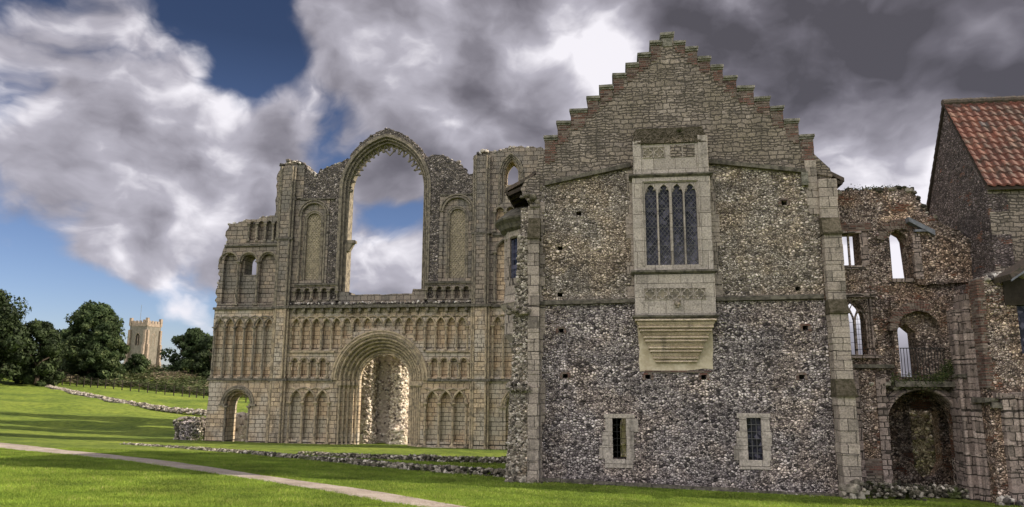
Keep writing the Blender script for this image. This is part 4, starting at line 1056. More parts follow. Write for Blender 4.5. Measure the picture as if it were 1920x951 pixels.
for i in range(5):
    cx_ = -.715 + .345 * i; quatre(cx_, 5.585, .162, V - .012, q)
    dk.box(cx_ - .155, cx_ + .155, V - .003, V + .02, 5.43, 5.74)
q.build('quatrefoil_panel', 'oriel', o_or); dk.build('panel_ground', 'moulding_grey', o_or)
q = MB(); dk = MB()
for i in range(2): cx_ = -.66 + .33 * i; quatre(cx_, 9.78, .155, V + .025, q); dk.box(cx_ - .15, cx_ + .15, V + .035, V + .06, 9.63, 9.93)
q.build('quatrefoil_panel', 'oriel', o_or); dk.build('panel_ground', 'moulding_grey', o_or)
for a in (.0, .36): 
    MB().box(a + .0, a + .32, V + .02, V + .05, 9.62, 9.98, j=.01).build('patch_block', 'gable', o_or)
mb = MB()
for c_, s_ in (((.03, V - .08, 5.30), .115), ((.03, V - .17, 5.26), .06), ((-.05, V - .1, 5.38), .04), ((.11, V - .1, 5.38), .04), ((.03, V - .14, 5.2), .05)): mb.stone(c_, s_, r=.5)
mb.build('lion_boss', 'moulding_grey', o_or, smooth=True)
# inverted pyramid of mouldings under the oriel
cb = MB(); zt = 4.87; Nn = 13
for i in range(Nn):
    f0 = i / Nn; f1 = (i + 1) / Nn; hw0 = 1.13 + (.54 - 1.13) * f0; pr = V * (1 - f0) - .06
    z1, z0 = 4.87 - (4.87 - 3.63) * f0, 4.87 - (4.87 - 3.63) * f1; c0_ = -.025
    if i % 3 == 1: cb.taper((c0_ - hw0 + .06, c0_ + hw0 - .06, pr + .06, .03, z0 + .004), (c0_ - hw0, c0_ + hw0, pr, .03, z1))
    else:
        zm = z0 + (z1 - z0) * .35; cb.box(c0_ - hw0, c0_ + hw0, pr, .03, zm, z1, j=.003); cb.box(c0_ - hw0 + .05, c0_ + hw0 - .05, pr + .07, .03, z0, zm)
    if i % 3 != 1: cb.tube([(c0_ - hw0, pr + .01, (zm + z1) / 2), (c0_ + hw0, pr + .01, (zm + z1) / 2)], (z1 - zm) * .55, 6)
cb.build('corbelled_base', 'oriel_gold', o_or, bevel=.008)
mb = MB(); mb.slab(jag([(-1.08, 4.9), (-1.04, 3.42), (1.0, 3.48), (1.04, 4.9), (-1.08, 4.9)], .25, .03, 44), [], -.02, .02); mb.build('render_patch', 'plaster', o_or)
MB().box(-.9, .95, -.035, .0, 3.38, 3.44, j=.01).build('brick_course', 'brick', o_or)
# putlog-like patch right of the corbel
# ---- round bay on the left flank
BW = MB(); bc = (-4.35, 2.6); rb = 1.12
def ringl(mb, prof, n=24, c=bc, mi=0):
    vs = []; 
    for r_, z in prof:
        for k in range(n): th = 2 * math.pi * k / n; vs.append((c[0] + r_ * math.cos(th), c[1] + r_ * math.sin(th) * 1.15, z))
    mb.add(vs, [(i * n + k, i * n + (k + 1) % n, (i + 1) * n + (k + 1) % n, (i + 1) * n + k) for i in range(len(prof) - 1) for k in range(n)] + [tuple(range(n))[::-1], tuple((len(prof) - 1) * n + k for k in range(n))], mi)
ringl(BW, [(.75, 4.15), (.86, 4.3), (.82, 4.36), (1.0, 4.62), (1.0, 4.75), (1.0, 5.35), (1.1, 5.5), (1.16, 5.62), (1.02, 5.7), (.98, 6.4), (.98, 6.42)])
o = BW.build('bay_window', 'quoin', GB, smooth=False)
b2 = MB(); ringl(b2, [(.84, 6.40), (.84, 8.05)]); b2.build('window_pane', 'glass', o)
b3 = MB()
for k in range(12):
    th = 2 * math.pi * k / 12 + .1; b3.tube([(bc[0] + .95 * math.cos(th), bc[1] + 1.09 * math.sin(th), 6.4), (bc[0] + .95 * math.cos(th), bc[1] + 1.09 * math.sin(th), 8.0)], .07, 6)
ringl(b3, [(.9, 7.75), (.98, 7.8), (.98, 8.02), (.92, 8.04)]); b3.build('mullion', 'quoin', o)
b4 = MB(); ringl(b4, [(1.0, 7.98), (1.14, 8.06), (1.22, 8.2), (1.34, 8.3), (1.36, 8.36), (.9, 8.75), (.1, 8.95)]); b4.build('bay_cornice', 'string', o)

# ================================================================== RUINED RANGE between lodging and house
RR = thing('ruined_range_wall', 'roofless flint and brick wall with empty windows between the lodging and the tiled house', 'ruined wall', loc=(4.71, 21.5, 0), rz=R(-8))
V1, V2 = 1.5, 2.15
top = jag([(4.0, 8.85), (5.2, 8.92), (6.2, 8.95), (7.3, 8.95), (7.5, 8.5), (7.75, 8.1), (8.1, 7.75), (8.7, 7.4)], .14, .06, 51)
holes = [rect(5.12, 5.66, 6.62, 7.62), [(6.52, 6.19), (6.52, 7.45), (6.6, 7.6), (6.75, 7.68), (6.95, 7.55), (7.02, 7.4), (7.08, 6.19)],
         ptd_hole(5.02, 5.70, 3.94, 5.0, .58), [(6.45, 3.3), (6.45, 4.45), (6.55, 4.72), (6.75, 4.85), (7.02, 4.6), (7.05, 3.3)],
         [(6.02, -.3), (6.02, 1.9)] + arc(6.98, 1.95, .96, n=16)[1:-1] + [(7.94, 1.9), (7.94, -.3)]]
mb = MB(); mb.slab([(4.0, -.5)] + top + [(8.7, -.5)], holes, V1, V2, 0, 0); mb.build('wall', 'rubble_red', RR)
st = MB(); lumps(st, top[:-6], V1 - .02, V2, .09, 40, spread=.05); lumps(st, [(5.7, 3.1), (7.9, 3.1)], V1 - .25, V1 + .05, .08, 50, spread=.12); st.build('rubble_top', 'stones', RR)
# front skin right of the openings: embrasure wings and projecting rib
mb = MB(); mb.slab(jag([(7.15, 6.0), (7.1, 7.6), (7.35, 8.0), (7.8, 7.9), (8.4, 7.6), (8.7, 7.3), (8.7, 6.0), (7.15, 6.0)], .2, .05, 52), [], V1 - .18, V1 - .002)
mb.build('wall', 'rubble_red', RR); mb = MB(); mb.slab(jag([(7.65, 3.2), (7.65, 5.0), (7.5, 5.5), (8.7, 6.0), (8.7, 3.2), (7.65, 3.2)], .2, .04, 53), [], V1 - .35, V1 - .002); mb.build('wall', 'rubble_red', RR)
# inner embrasure of the balcony arch
mb = MB(); mb.slab([(6.3, 3.2), (6.3, 5.5), (7.8, 5.5), (7.8, 3.2)], [[(6.42, 3.25), (6.42, 4.6)] + arc(7.02, 4.6, .6, n=12)[1:-1] + [(7.62, 4.6), (7.62, 3.25)]], V1 - .3, V1 - .003); mb.build('balcony_arch', 'rubble_red', RR)
def voussoirs(cu, cz, r0, r1, a0, a1, n, v0, v1, name='brick_arch', mat='brick', par=RR):
    m_ = MB()
    for i in range(n):
        b0, b1 = a0 + (a1 - a0) * i / n, a0 + (a1 - a0) * (i + .86) / n
        q0, q1 = r0 + random.uniform(-.02, .02), r1 + random.uniform(-.04, .04)
        m_.prism([(cu + q0 * math.cos(R(x)), cz + q0 * math.sin(R(x))) for x in (b0, b1)], [(cu + q1 * math.cos(R(x)), cz + q1 * math.sin(R(x))) for x in (b0, b1)], v0 + random.uniform(-.02, .02), v1)
    return m_.build(name, mat, par)
voussoirs(7.02, 4.6, .6, .86, 178, 60, 20, V1 - .34, V1 - .1); voussoirs(6.80, 7.28, .42, .68, 170, 35, 20, V1 - .06, V1 + .3)
MB().box(5.05, 6.0, V1 - .03, V1 + .1, 7.66, 7.9, j=.01).build('brick_lintel', 'brick', RR)
mb = MB(); mb.box(5.38, 5.43, V1 + .2, V1 + .28, 6.62, 7.62); mb.box(5.66, 5.88, V1 - .02, V1 + .3, 6.6, 7.6, j=.02); mb.box(5.08, 5.75, V1 - .04, V1 + .3, 6.5, 6.6, j=.01); mb.box(5.05, 5.75, V1 - .04, V1 + .3, 7.6, 7.67, j=.005); mb.build('window_frame', 'quoin_dirty', RR)
mb = MB(); mb.box(7.10, 7.32, V1 - .2, V1 + .2, 6.15, 7.5, j=.02); mb.box(6.5, 7.12, V1 - .05, V1 + .3, 6.08, 6.19, j=.01); mb.build('window_frame', 'quoin_dirty', RR)
# two-light traceried window
tw = MB()
for u in (5.02, 5.36, 5.70): tw.box(u - .03, u + .03, V1 + .02, V1 + .14, 3.94, 5.05)
for a, c in ((5.05, 5.33), (5.39, 5.67)): tw.tube([(x, V1 + .08, z) for x, z in ptd(a, c, 4.98, .3, 6)], .03, 6)
tw.tube([(x, V1 + .08, z) for x, z in ptd(5.02, 5.70, 5.0, .58, 8)], .04, 6); tw.tube([(5.36, V1 + .08, 5.0), (5.25, V1 + .08, 5.3), (5.36, V1 + .08, 5.5), (5.47, V1 + .08, 5.3), (5.36, V1 + .08, 5.0)], .02, 5)
for d in (0, .07): tw.tube([(x, V1 - .04 + d, z) for x, z in [(5.82 - d, 3.9), (5.82 - d, 5.66 - d), (4.95, 5.66 - d)]], .035, 6)
tw.box(4.95, 5.95, V1 - .12, V1 + .1, 5.64, 5.74, j=.01); tw.box(4.95, 5.98, V1 - .15, V1 + .1, 3.84, 3.94, j=.01); tw.build('traceried_window', 'quoin_dirty', RR)
br_ = MB()
for z in (4.1, 4.25, 4.4, 4.55, 4.7, 4.85, 5.0): br_.tube([(5.39, V1 + .08, z), (5.67, V1 + .08, z)], .006, 4)
for z in (4.3, 4.6, 4.9): br_.tube([(5.05, V1 + .08, z), (5.33, V1 + .08, z)], .006, 4)
for x in (5.46, 5.53, 5.60): br_.tube([(x, V1 + .08, 3.95), (x, V1 + .08, 5.1)], .005, 4)
br_.build('window_bars', 'iron', RR)
# iron balcony railing
rl = thing('balcony_railing', 'black iron railing across the empty arch above the ivy ledge', 'railing', loc=(4.71, 21.5, 0), rz=R(-8))
for i in range(15):
    u = 6.44 + i * .082; MB().tube([(u, V1 - .36, 3.16), (u, V1 - .36, 4.12)], .010, 6).build('baluster', 'iron', rl)
rr_ = MB(); rr_.box(6.42, 7.64, V1 - .375, V1 - .345, 4.10, 4.125); rr_.build('rail', 'iron', rl); rr_ = MB(); rr_.box(6.42, 7.64, V1 - .375, V1 - .345, 3.34, 3.36); rr_.build('rail', 'iron', rl)
# ledge below, brick pier and big arch
mb = MB(); mb.box(4.85, 6.3, V1 - .2, V1, 3.55, 3.66, j=.01); mb.box(6.2, 8.0, V1 - .45, V1, 3.02, 3.17, j=.02); mb.build('ledge', 'string', RR)
mb = MB(); mb.blocks(5.0, 5.25, V1 - .3, V1, -.4, 3.5, .3, .01); mb.blocks(5.72, 5.98, V1 - .3, V1, -.4, 3.3, .3, .01); mb.build('pier_quoins', 'quoin_dirty', RR)
mb = MB(); mb.box(5.25, 5.72, V1 - .26, V1, 1.0, 3.4); mb.build('pier_filling', 'rubble_red', RR); MB().box(5.24, 5.74, V1 - .27, V1, .55, 1.0).build('brick_patch', 'brick', RR); MB().box(5.25, 5.72, V1 - .26, V1, -.4, .55).build('pier_base', 'gable', RR)
ar = MB()
for r_, v_ in ((1.02, V1 - .12), (1.12, V1 - .06)): ar.prism(arc(6.98, 1.95, r_ - .05, n=22), arc(6.98, 1.95, r_ + .06, n=22), v_, V1)
ar.tube([(x, V1 - .13, z) for x, z in arc(6.98, 1.95, 1.02, n=22)], .05, 6); ar.build('arch_moulding', 'quoin_dirty', RR)
# vaulted passage behind
mb = MB(); mb.box(5.5, 6.02, V2, V2 + 1.7, -.4, 3.2); mb.box(5.5, 8.67, V2, V2 + 1.9, 2.92, 3.2)
mb.slab(rect(5.5, 8.67, -.5, 3.2), [[(7.5, .5), (7.5, 2.27), (8.33, 2.27), (8.36, .7), (8.1, .25), (7.8, .15)]], V2 + 1.7, V2 + 2.2); mb.build('passage_walls', 'rubble_red', RR)
st = MB()
for _ in range(650):
    u = random.uniform(4.7, 8.2); st.stone((u, random.uniform(-.1, V1) if u < 6.4 else random.uniform(V1 - .7, V1 + .1), ground(10, 21) + random.uniform(-.1, .22) + (.1 if u < 6.2 else 0)), random.uniform(.04, .085))
st.build('footing_stones', 'stones', RR)
# ivy on the ledge
iv = MB()
for _ in range(1600):
    u = random.gauss(7.55, .28) if random.random() < .55 else random.uniform(6.1, 8.0); zc = 3.2 + .35 * math.exp(-((u - 7.7) / .25) ** 2)
    x, y, z = u, V1 - .42 + random.gauss(0, .06), zc + random.gauss(0, .12); s = random.uniform(.02, .045); a = random.uniform(0, 6.28)
    iv.add([(x, y, z), (x + s * math.cos(a), y + random.uniform(-s, s), z + s * math.sin(a)), (x + s * math.cos(a + 1.1), y + random.uniform(-s, s), z + s * math.sin(a + 1.1))], [(0, 1, 2)])
for _ in range(900):
    u = random.gauss(6.3, .35); x, y, z = u, random.uniform(V1 - .02, V2), 8.98 + random.gauss(0, .05); s = random.uniform(.02, .05); a = random.uniform(0, 6.28)
    iv.add([(x, y, z), (x + s * math.cos(a), y + random.uniform(-s, s), z + s * math.sin(a)), (x + s * math.cos(a + 1.1), y + random.uniform(-s, s), z + s * math.sin(a + 1.1))], [(0, 1, 2)])
iv_o = iv.build('ivy', 'leaf_ruin', RR)
MB().box(7.15, 7.55, V1 - .3, V1 + .4, 7.55, 7.62).add([(7.0, V1 - .32, 8.0), (7.7, V1 - .32, 7.58), (7.7, V1 + .3, 7.58), (7.0, V1 + .3, 8.0), (7.0, V1 - .32, 7.86), (7.7, V1 - .32, 7.42), (7.7, V1 + .3, 7.42), (7.0, V1 + .3, 7.86)], [(0, 3, 2, 1), (4, 5, 6, 7), (0, 1, 5, 4), (2, 3, 7, 6), (1, 2, 6, 5), (3, 0, 4, 7)]).build('lead_flashing', 'lead', RR)
# rounded rubble nook right of the upper opening
# inside lump seen through the passage
x, y = 4.71 + 8.8 * math.cos(R(8)) + 7 * math.sin(R(8)), 21.5 - 8.8 * math.sin(R(8)) + 7 * math.cos(R(8))
pier('masonry_stump', 'pale flint wall stump seen through the dark arched passage', 'flint stump', (x, y, -.3), 2.6, 1.0, 3.2, 23, n=1500, sz=.09, mat='stones_dry', core='flint_light')

pier('masonry_stump', 'pale wall stump glimpsed through the left ground floor window', 'flint stump', (4.71 - 1.0 + 1.3, 33.5, -.2), 2.2, 1.0, 2.6, 29, n=400, sz=.09)
# ================================================================== PANTILED HOUSE at the right
HS = thing('tiled_house', 'stone house with a steep red pantiled roof at the right edge of the ruins', 'house', loc=(4.71, 21.5, 0), rz=R(-8))
UE, EZ, RZ, DP = 8.68, 8.72, 11.72, 4.0
mb = MB(); mb.tf = lambda p: (p[1], p[0], p[2])      # outline in (v, z), thickness along u
mb.slab(jag([(0, 5.9), (0, EZ), (DP / 2, RZ), (DP, EZ), (DP, -.5), (.9, -.5), (.9, 5.2), (0, 5.9)], .35, .015, 61), [rect(1.25, 1.5, 7.0, 7.2), rect(1.1, 1.25, 5.9, 6.05)], UE, UE + .5)
mb.f = [f_[::-1] for f_ in mb.f]; mb.build('gable_end_wall', 'rubble_house', HS)
mb = MB(); mb.slab([(UE, 5.9), (UE + .01, EZ), (17, EZ), (17, -.5), (UE + 2.0, -.5), (UE + 2.0, 5.6)], [], .0, .5); mb.build('front_wall', 'gable', HS)
mb = MB(); mb.box(UE + .5, 17, DP - .5, DP, -.5, EZ); mb.box(16.5, 17, .5, DP, -.5, EZ); mb.build('rear_wall', 'rubble_house', HS)
# roof: rows of curved pantiles
pt = MB(); sl_ = math.hypot(DP / 2 + .18, RZ - EZ + .2); rows, NU = 15, 44; ul = UE - .07; wt = .235; rise = (RZ - EZ)
for side in (0, 1):
    for r_ in range(rows):
        t0, t1 = r_ / rows, (r_ + 1.18) / rows
        for k in range(NU if side == 0 else 36):
            u0 = ul + k * wt; dv = random.uniform(-.012, .012); vs = []
            for (t_, lift) in ((t0, .065), (min(t1, 1.0), .012)):
                for q_ in range(6):
                    f_ = q_ / 5; h_ = .026 * math.sin(f_ * 2 * math.pi * .92 + .5) + lift + dv
                    v_ = -.2 + (DP / 2 + .2) * t_; z_ = EZ - .22 + (RZ - EZ + .3) * t_ + h_
                    if side: v_ = DP - v_
                    vs.append((u0 + f_ * wt * 1.06, v_, z_))
            vs += [(x_, v_, z_ - .05) for x_, v_, z_ in vs[:6]]
            fs = [(i, i + 1, 7 + i, 6 + i) for i in range(5)] + [(12 + i, 13 + i, i + 1, i) for i in range(5)]
            if side: fs = [f_[::-1] for f_ in fs]
            pt.add(vs, fs, 0, random.random())
o = pt.build('roof', 'pantile', HS, smooth=False)
mb = MB(); u = ul
while u < 17: mb.tube([(u, DP / 2, RZ + .08), (u + .42, DP / 2, RZ + .10)], .12, 10); u += .42
mb.build('ridge_tiles', 'tile_dark', o)
mb = MB()
for sg in (0,):
    mb.add([(ul, -.16, EZ - .30), (17, -.16, EZ - .30), (17, DP / 2, RZ - .02), (ul, DP / 2, RZ - .02), (ul, -.16, EZ - .22), (17, -.16, EZ - .22), (17, DP / 2, RZ + .06), (ul, DP / 2, RZ + .06)], [(0, 3, 2, 1), (0, 1, 5, 4), (3, 0, 4, 7), (1, 2, 6, 5), (4, 5, 6, 7)])
    mb.add([(ul, DP + .16, EZ - .30), (17, DP + .16, EZ - .30), (17, DP / 2, RZ - .02), (ul, DP / 2, RZ - .02), (ul, DP + .16, EZ - .22), (17, DP + .16, EZ - .22), (17, DP / 2, RZ + .06), (ul, DP / 2, RZ + .06)], [(0, 1, 2, 3), (4, 7, 6, 5), (0, 4, 5, 1), (3, 7, 4, 0)])
mb.build('roof_boarding', 'timber', o)
# lower storey: flint face, brick dressing, ashlar pier with shafts, lean-to canopy
mb = MB(); mb.slab(jag([(8.12, -.5), (8.12, 5.6), (8.3, 6.0), (8.75, 6.05), (10.8, 6.2), (10.8, -.5)], .25, .03, 63), [rect(9.05, 9.75, 3.9, 5.35)], -.12, .55); mb.build('lower_wall', 'rubble_red', HS)
mb = MB(); z = 3.0
while z < 5.9: mb.box(8.08, 8.2 + random.choice((0, .06)), -.16, .3, z, z + .066, j=.006); z += .075
mb.build('brick_dressing', 'brick', HS)
mb = MB(); mb.blocks(8.36, 8.62, -.3, -.12, -.4, 2.7, .33, .01); mb.blocks(8.62, 9.6, -.24, -.12, -.4, 2.9, .33, .01); mb.box(8.2, 8.75, -.34, -.12, 2.72, 2.85, j=.02); mb.build('stone_pier', 'quoin_dirty', HS)
for u in (8.66, 8.8, 8.94): MB().tube([(u, -.27, -.3), (u, -.27, 2.8)], .05, 8).build('shaft', 'quoin_dirty', HS)
mb = MB(); mb.blocks(7.78, 8.0, .75, 1.5, -.4, 5.2, .33, .02); mb.blocks(7.98, 8.2, .45, 1.5, -.4, 5.6, .33, .02); mb.build('stone_pier', 'quoin_dirty', HS)
for (u, v_) in ((7.8, .72), (7.98, .55), (8.1, .40)): MB().tube([(u, v_, -.3), (u, v_, 4.6)], .06, 8).build('shaft', 'quoin_dirty', HS)
mb = MB(); mb.box(7.7, 8.05, .62, 1.0, 3.28, 3.38, j=.02); mb.box(7.95, 8.3, -.22, .5, 2.62, 2.74, j=.03); mb.box(8.1, 8.4, -.26, .1, 2.5, 2.6, j=.03); mb.build('weathering', 'string', HS)
mb = MB(); mb.box(8.2, 8.7, .3, 1.6, -.4, 5.9); mb.build('lower_wall', 'rubble_house', HS)
lt = MB(); lumps(lt, [(8.15, 5.9), (8.75, 6.05), (10, 6.15)], -.15, .2, .1, 40, spread=.08)
for _ in range(200): lt.stone((random.uniform(8.0, 10.5), random.uniform(-.6, -.15), random.uniform(-.2, .2)), random.uniform(.06, .14))
lt.build('rubble_top', 'stones_dry', HS)
mb = MB(); mb.slab([(8.55, 5.78), (10.9, 7.4), (10.9, 7.52), (8.5, 5.92)], [], -1.1, -.12); mb.build('canopy_roof', 'tile_dark', HS)
mb = MB(); mb.slab([(8.5, 5.72), (10.9, 7.34), (10.9, 7.39), (8.5, 5.77)], [], -1.13, -1.101); mb.build('canopy_verge', 'lead', HS)
mb = MB(); mb.box(8.9, 10.8, -1.0, -.9, 5.3, 5.5); mb.slab([(8.75, 5.2), (8.75, 5.85), (10.8, 7.3), (10.8, 5.2)], [], -.16, -.13); mb.build('canopy_beam_shade_sheet', 'timber', HS)  # timber beam, plus a dark sheet standing in for shade under the canopy
mb = MB(); mb.box(9.05, 9.75, .02, .03, 3.9, 5.35); mb.build('window_pane', 'glass', HS)
mb = MB(); 
for x in (9.05, 9.4, 9.75): mb.box(x - .02, x + .02, -.06, .0, 3.9, 5.35)
mb.build('window_frame', 'lead', HS)

# ================================================================== low ruined walls in the grass
def low_wall(name, label, pts, width, h0, h1, n, sz, mat='stones', seed=1, group='low ruined wall footings'):
    random.seed(seed); mb = MB(); core = MB()
    L = [math.dist(a[:2], b_[:2]) for a, b_ in zip(pts, pts[1:])]; T = sum(L)
    def at(d):
        for (a, b_), l in zip(zip(pts, pts[1:]), L):
            if d <= l: return [a[i] + (b_[i] - a[i]) * d / l for i in (0, 1)], ((b_[0] - a[0]) / l, (b_[1] - a[1]) / l)
            d -= l
        return list(pts[-1][:2]), (1, 0)
    for _ in range(n):
        d = random.uniform(0, T); (x, y), (tx, ty) = at(d); h = h0 + (h1 - h0) * d / T
        h *= .75 + .5 * noise.noise(Vector((d * .8, seed, 0))) + .15
        s = random.uniform(-1, 1); k = s * width / 2; px, py = x - ty * k, y + tx * k
        hh = h * (1 - abs(s) ** 3 * .6); z = random.uniform(-.02, hh) if abs(s) > .5 else hh * random.uniform(.8, 1.0)
        mb.stone((px, py, ground(px, py) + z), sz * random.uniform(.5, 1.35))
    o = tag(mb.build(name, mat), label, 'ruined wall', group)
    random.seed(seed + 50); return o
A = [(-18.17, 35.85), (-15.73, 34.45), (-12.49, 32.3), (-10.18, 30.75), (-8.0, 29.05), (-5.98, 27.2), (-4.56, 25.75), (-3.12, 24.45), (-2.05, 23.7), (-.67, 23.1), (.1, 22.9)]
low_wall('footing_wall', 'long low line of mossy flint stones crossing the lawn nearest the path', [(a, b_ + .25) for a, b_ in A], .50, .0, .22, 4200, .066, seed=3)
Bq = [(-8.76, 31.75), (-7.27, 31.05), (-5.47, 30.6), (-3.29, 30.1), (-1.21, 30.1), (1.2, 30.45)]
low_wall('footing_wall', 'short thick mossy flint footing between the church front and the longer stone line', [(a, b_ + .3) for a, b_ in Bq], .7, .06, .24, 2800, .066, seed=5)
Cq = [(-57, 90.5), (-55.03, 88.55), (-46.35, 80.65), (-39.91, 75.05), (-34.55, 70.65), (-29.88, 68.0), (-24, 66.2), (-20, 66)]
low_wall('footing_wall', 'distant sunlit stone footing climbing the grass bank below the fence', Cq, 1.0, .08, .38, 4200, .12, mat='stones_col', seed=7)
random.seed(99)

# ================================================================== grass blades near the viewer, and scrub on the bank (uncountable)
def tri_mesh(name, V3, mat, rnd):
    me = bpy.data.meshes.new(name); n = len(V3) // 3
    me.vertices.add(len(V3)); me.vertices.foreach_set('co', V3.astype(np.float32).ravel())
    me.loops.add(3 * n); me.loops.foreach_set('vertex_index', np.arange(3 * n, dtype=np.int32))
    me.polygons.add(n); me.polygons.foreach_set('loop_start', np.arange(0, 3 * n, 3, dtype=np.int32)); me.polygons.foreach_set('loop_total', np.full(n, 3, dtype=np.int32))
    me.materials.append(M[mat]); me.update(calc_edges=True); me.validate()
    a = me.attributes.new('rnd', 'FLOAT', 'FACE'); a.data.foreach_set('value', rnd.astype(np.float32))
    return link(bpy.data.objects.new(name, me))
# interpolate terrain heights on a table
GX = np.arange(-32, 16, .5); GY = np.arange(9, 38, .5)
GT = np.array([[rough_ground(x, y) for x in GX] for y in GY])
def gh(x, y):
    i = np.clip((x - GX[0]) / .5, 0, len(GX) - 1.001); j = np.clip((y - GY[0]) / .5, 0, len(GY) - 1.001)
    i0, j0 = i.astype(int), j.astype(int); fi, fj = i - i0, j - j0
    return (GT[j0, i0] * (1 - fi) + GT[j0, i0 + 1] * fi) * (1 - fj) + (GT[j0 + 1, i0] * (1 - fi) + GT[j0 + 1, i0 + 1] * fi) * fj
n = 620000
y = 11.5 + 20 * rng.random(n) ** 1.35; x = (rng.random(n) * 1.5 - .75) * y
tp = np.array(P_TOP); bp = np.array(P_BOT)
def line_y(P, x): return np.interp(x, P[:, 0], P[:, 1])
rag = .10 + .16 * rng.random(n) ** 2 + .1 * np.sin(x * 5.1) * np.sin(x * 2.3 + 1)
on_path = (y < line_y(tp, x) - rag) & (y > line_y(bp, x) + rag) & (x < 4)
c8, s8 = math.cos(R(8)), math.sin(R(8)); lu = (x - 4.71) * c8 - (y - 21.5) * s8; lv = (x - 4.71) * s8 + (y - 21.5) * c8
inside = (lu > -4.9) & (lv > -.3)
keep = ~on_path & ~inside & (x > -31) & (x < 15)
x, y = x[keep], y[keep]; n = len(x); z = gh(x, y)
clump = np.sin(x * 2.1 + np.sin(y * 1.7)) * np.cos(y * 2.6 + np.sin(x * 1.3)) * .5 + .5
hgt = (.022 + .03 * rng.random(n)) * (.7 + .6 * clump); a = rng.random(n) * 6.283; wd = .006 + .006 * rng.random(n)
lean = hgt * (.3 + .9 * rng.random(n)); b_ = rng.random(n) * 6.283
V3 = np.empty((n, 3, 3)); V3[:, 0] = np.stack([x - wd * np.cos(a), y - wd * np.sin(a), z - .01], 1); V3[:, 1] = np.stack([x + wd * np.cos(a), y + wd * np.sin(a), z - .01], 1)
V3[:, 2] = np.stack([x + lean * np.cos(b_), y + lean * np.sin(b_), z + hgt], 1)
go = tri_mesh('grass', V3.reshape(-1, 3), 'blade', np.clip(.55 * rng.random(n) + .35 * clump + .1 * rng.random(n) ** 6 * 4, 0, 1))
go['kind'] = 'stuff'; go['label'] = 'short mown grass of the lawn'; go['category'] = 'grass'
# scrub bank
n = 60000
y = 92.5 + 34 * rng.random(n) ** 1.2; x = -74 + 62 * rng.random(n)
z = np.array([rough_ground(float(p), float(q)) for p, q in zip(x, y)])
cl = np.array([noise.noise(Vector((float(p) * .22, float(q) * .22, 0))) for p, q in zip(x, y)])
H = (.3 + .6 * rng.random(n)) * (1 + 1.1 * cl) + .1; a = rng.random(n) * 6.283; wd = .10 + .16 * rng.random(n)
base = z + H * rng.random(n) * .8
V3 = np.empty((n, 3, 3)); V3[:, 0] = np.stack([x - wd * np.cos(a), y - wd * np.sin(a), base], 1); V3[:, 1] = np.stack([x + wd * np.cos(a), y + wd * np.sin(a), base + .1], 1)
V3[:, 2] = np.stack([x + rng.normal(0, .26, n), y + rng.normal(0, .26, n), base + .05 + .32 * rng.random(n) * rng.random(n)], 1)
so = tri_mesh('undergrowth', V3.reshape(-1, 3), 'scrub', np.clip(.5 + .9 * cl + rng.normal(0, .2, n), 0, 1)); so['kind'] = 'stuff'; so['label'] = 'tall weeds and brambles on the bank behind the fence'; so['category'] = 'undergrowth'

# ================================================================== estate fence
FN = thing('estate_fence', 'thin dark post and wire fence running along the bank below the trees', 'fence')
FP = [(-58.5, 92.0), (-53.5, 91.5), (-49.0, 90.5), (-43.6, 89.2), (-38.0, 87.5), (-33.5, 86), (-26, 84), (-18, 83)]
def fence_at(t):
    t *= len(FP) - 1; i = min(int(t), len(FP) - 2); f_ = t - i; return FP[i][0] + (FP[i + 1][0] - FP[i][0]) * f_, FP[i][1] + (FP[i + 1][1] - FP[i][1]) * f_
NPST = 34
for i in range(NPST):
    x, y = fence_at(i / (NPST - 1)); z = ground(x, y)
    q = MB(); q.taper((x - .05, x + .05, y - .05, y + .05, z - .2), (x - .035, x + .035, y - .035, y + .035, z + 1.15 + random.uniform(-.05, .08))); q.build('post', 'timber', FN)
for hh in (.35, .7, 1.02):
    MB().tube([(fence_at(i / 60)[0], fence_at(i / 60)[1], ground(*fence_at(i / 60)) + hh) for i in range(61)], .018, 4).build('rail', 'timber', FN)

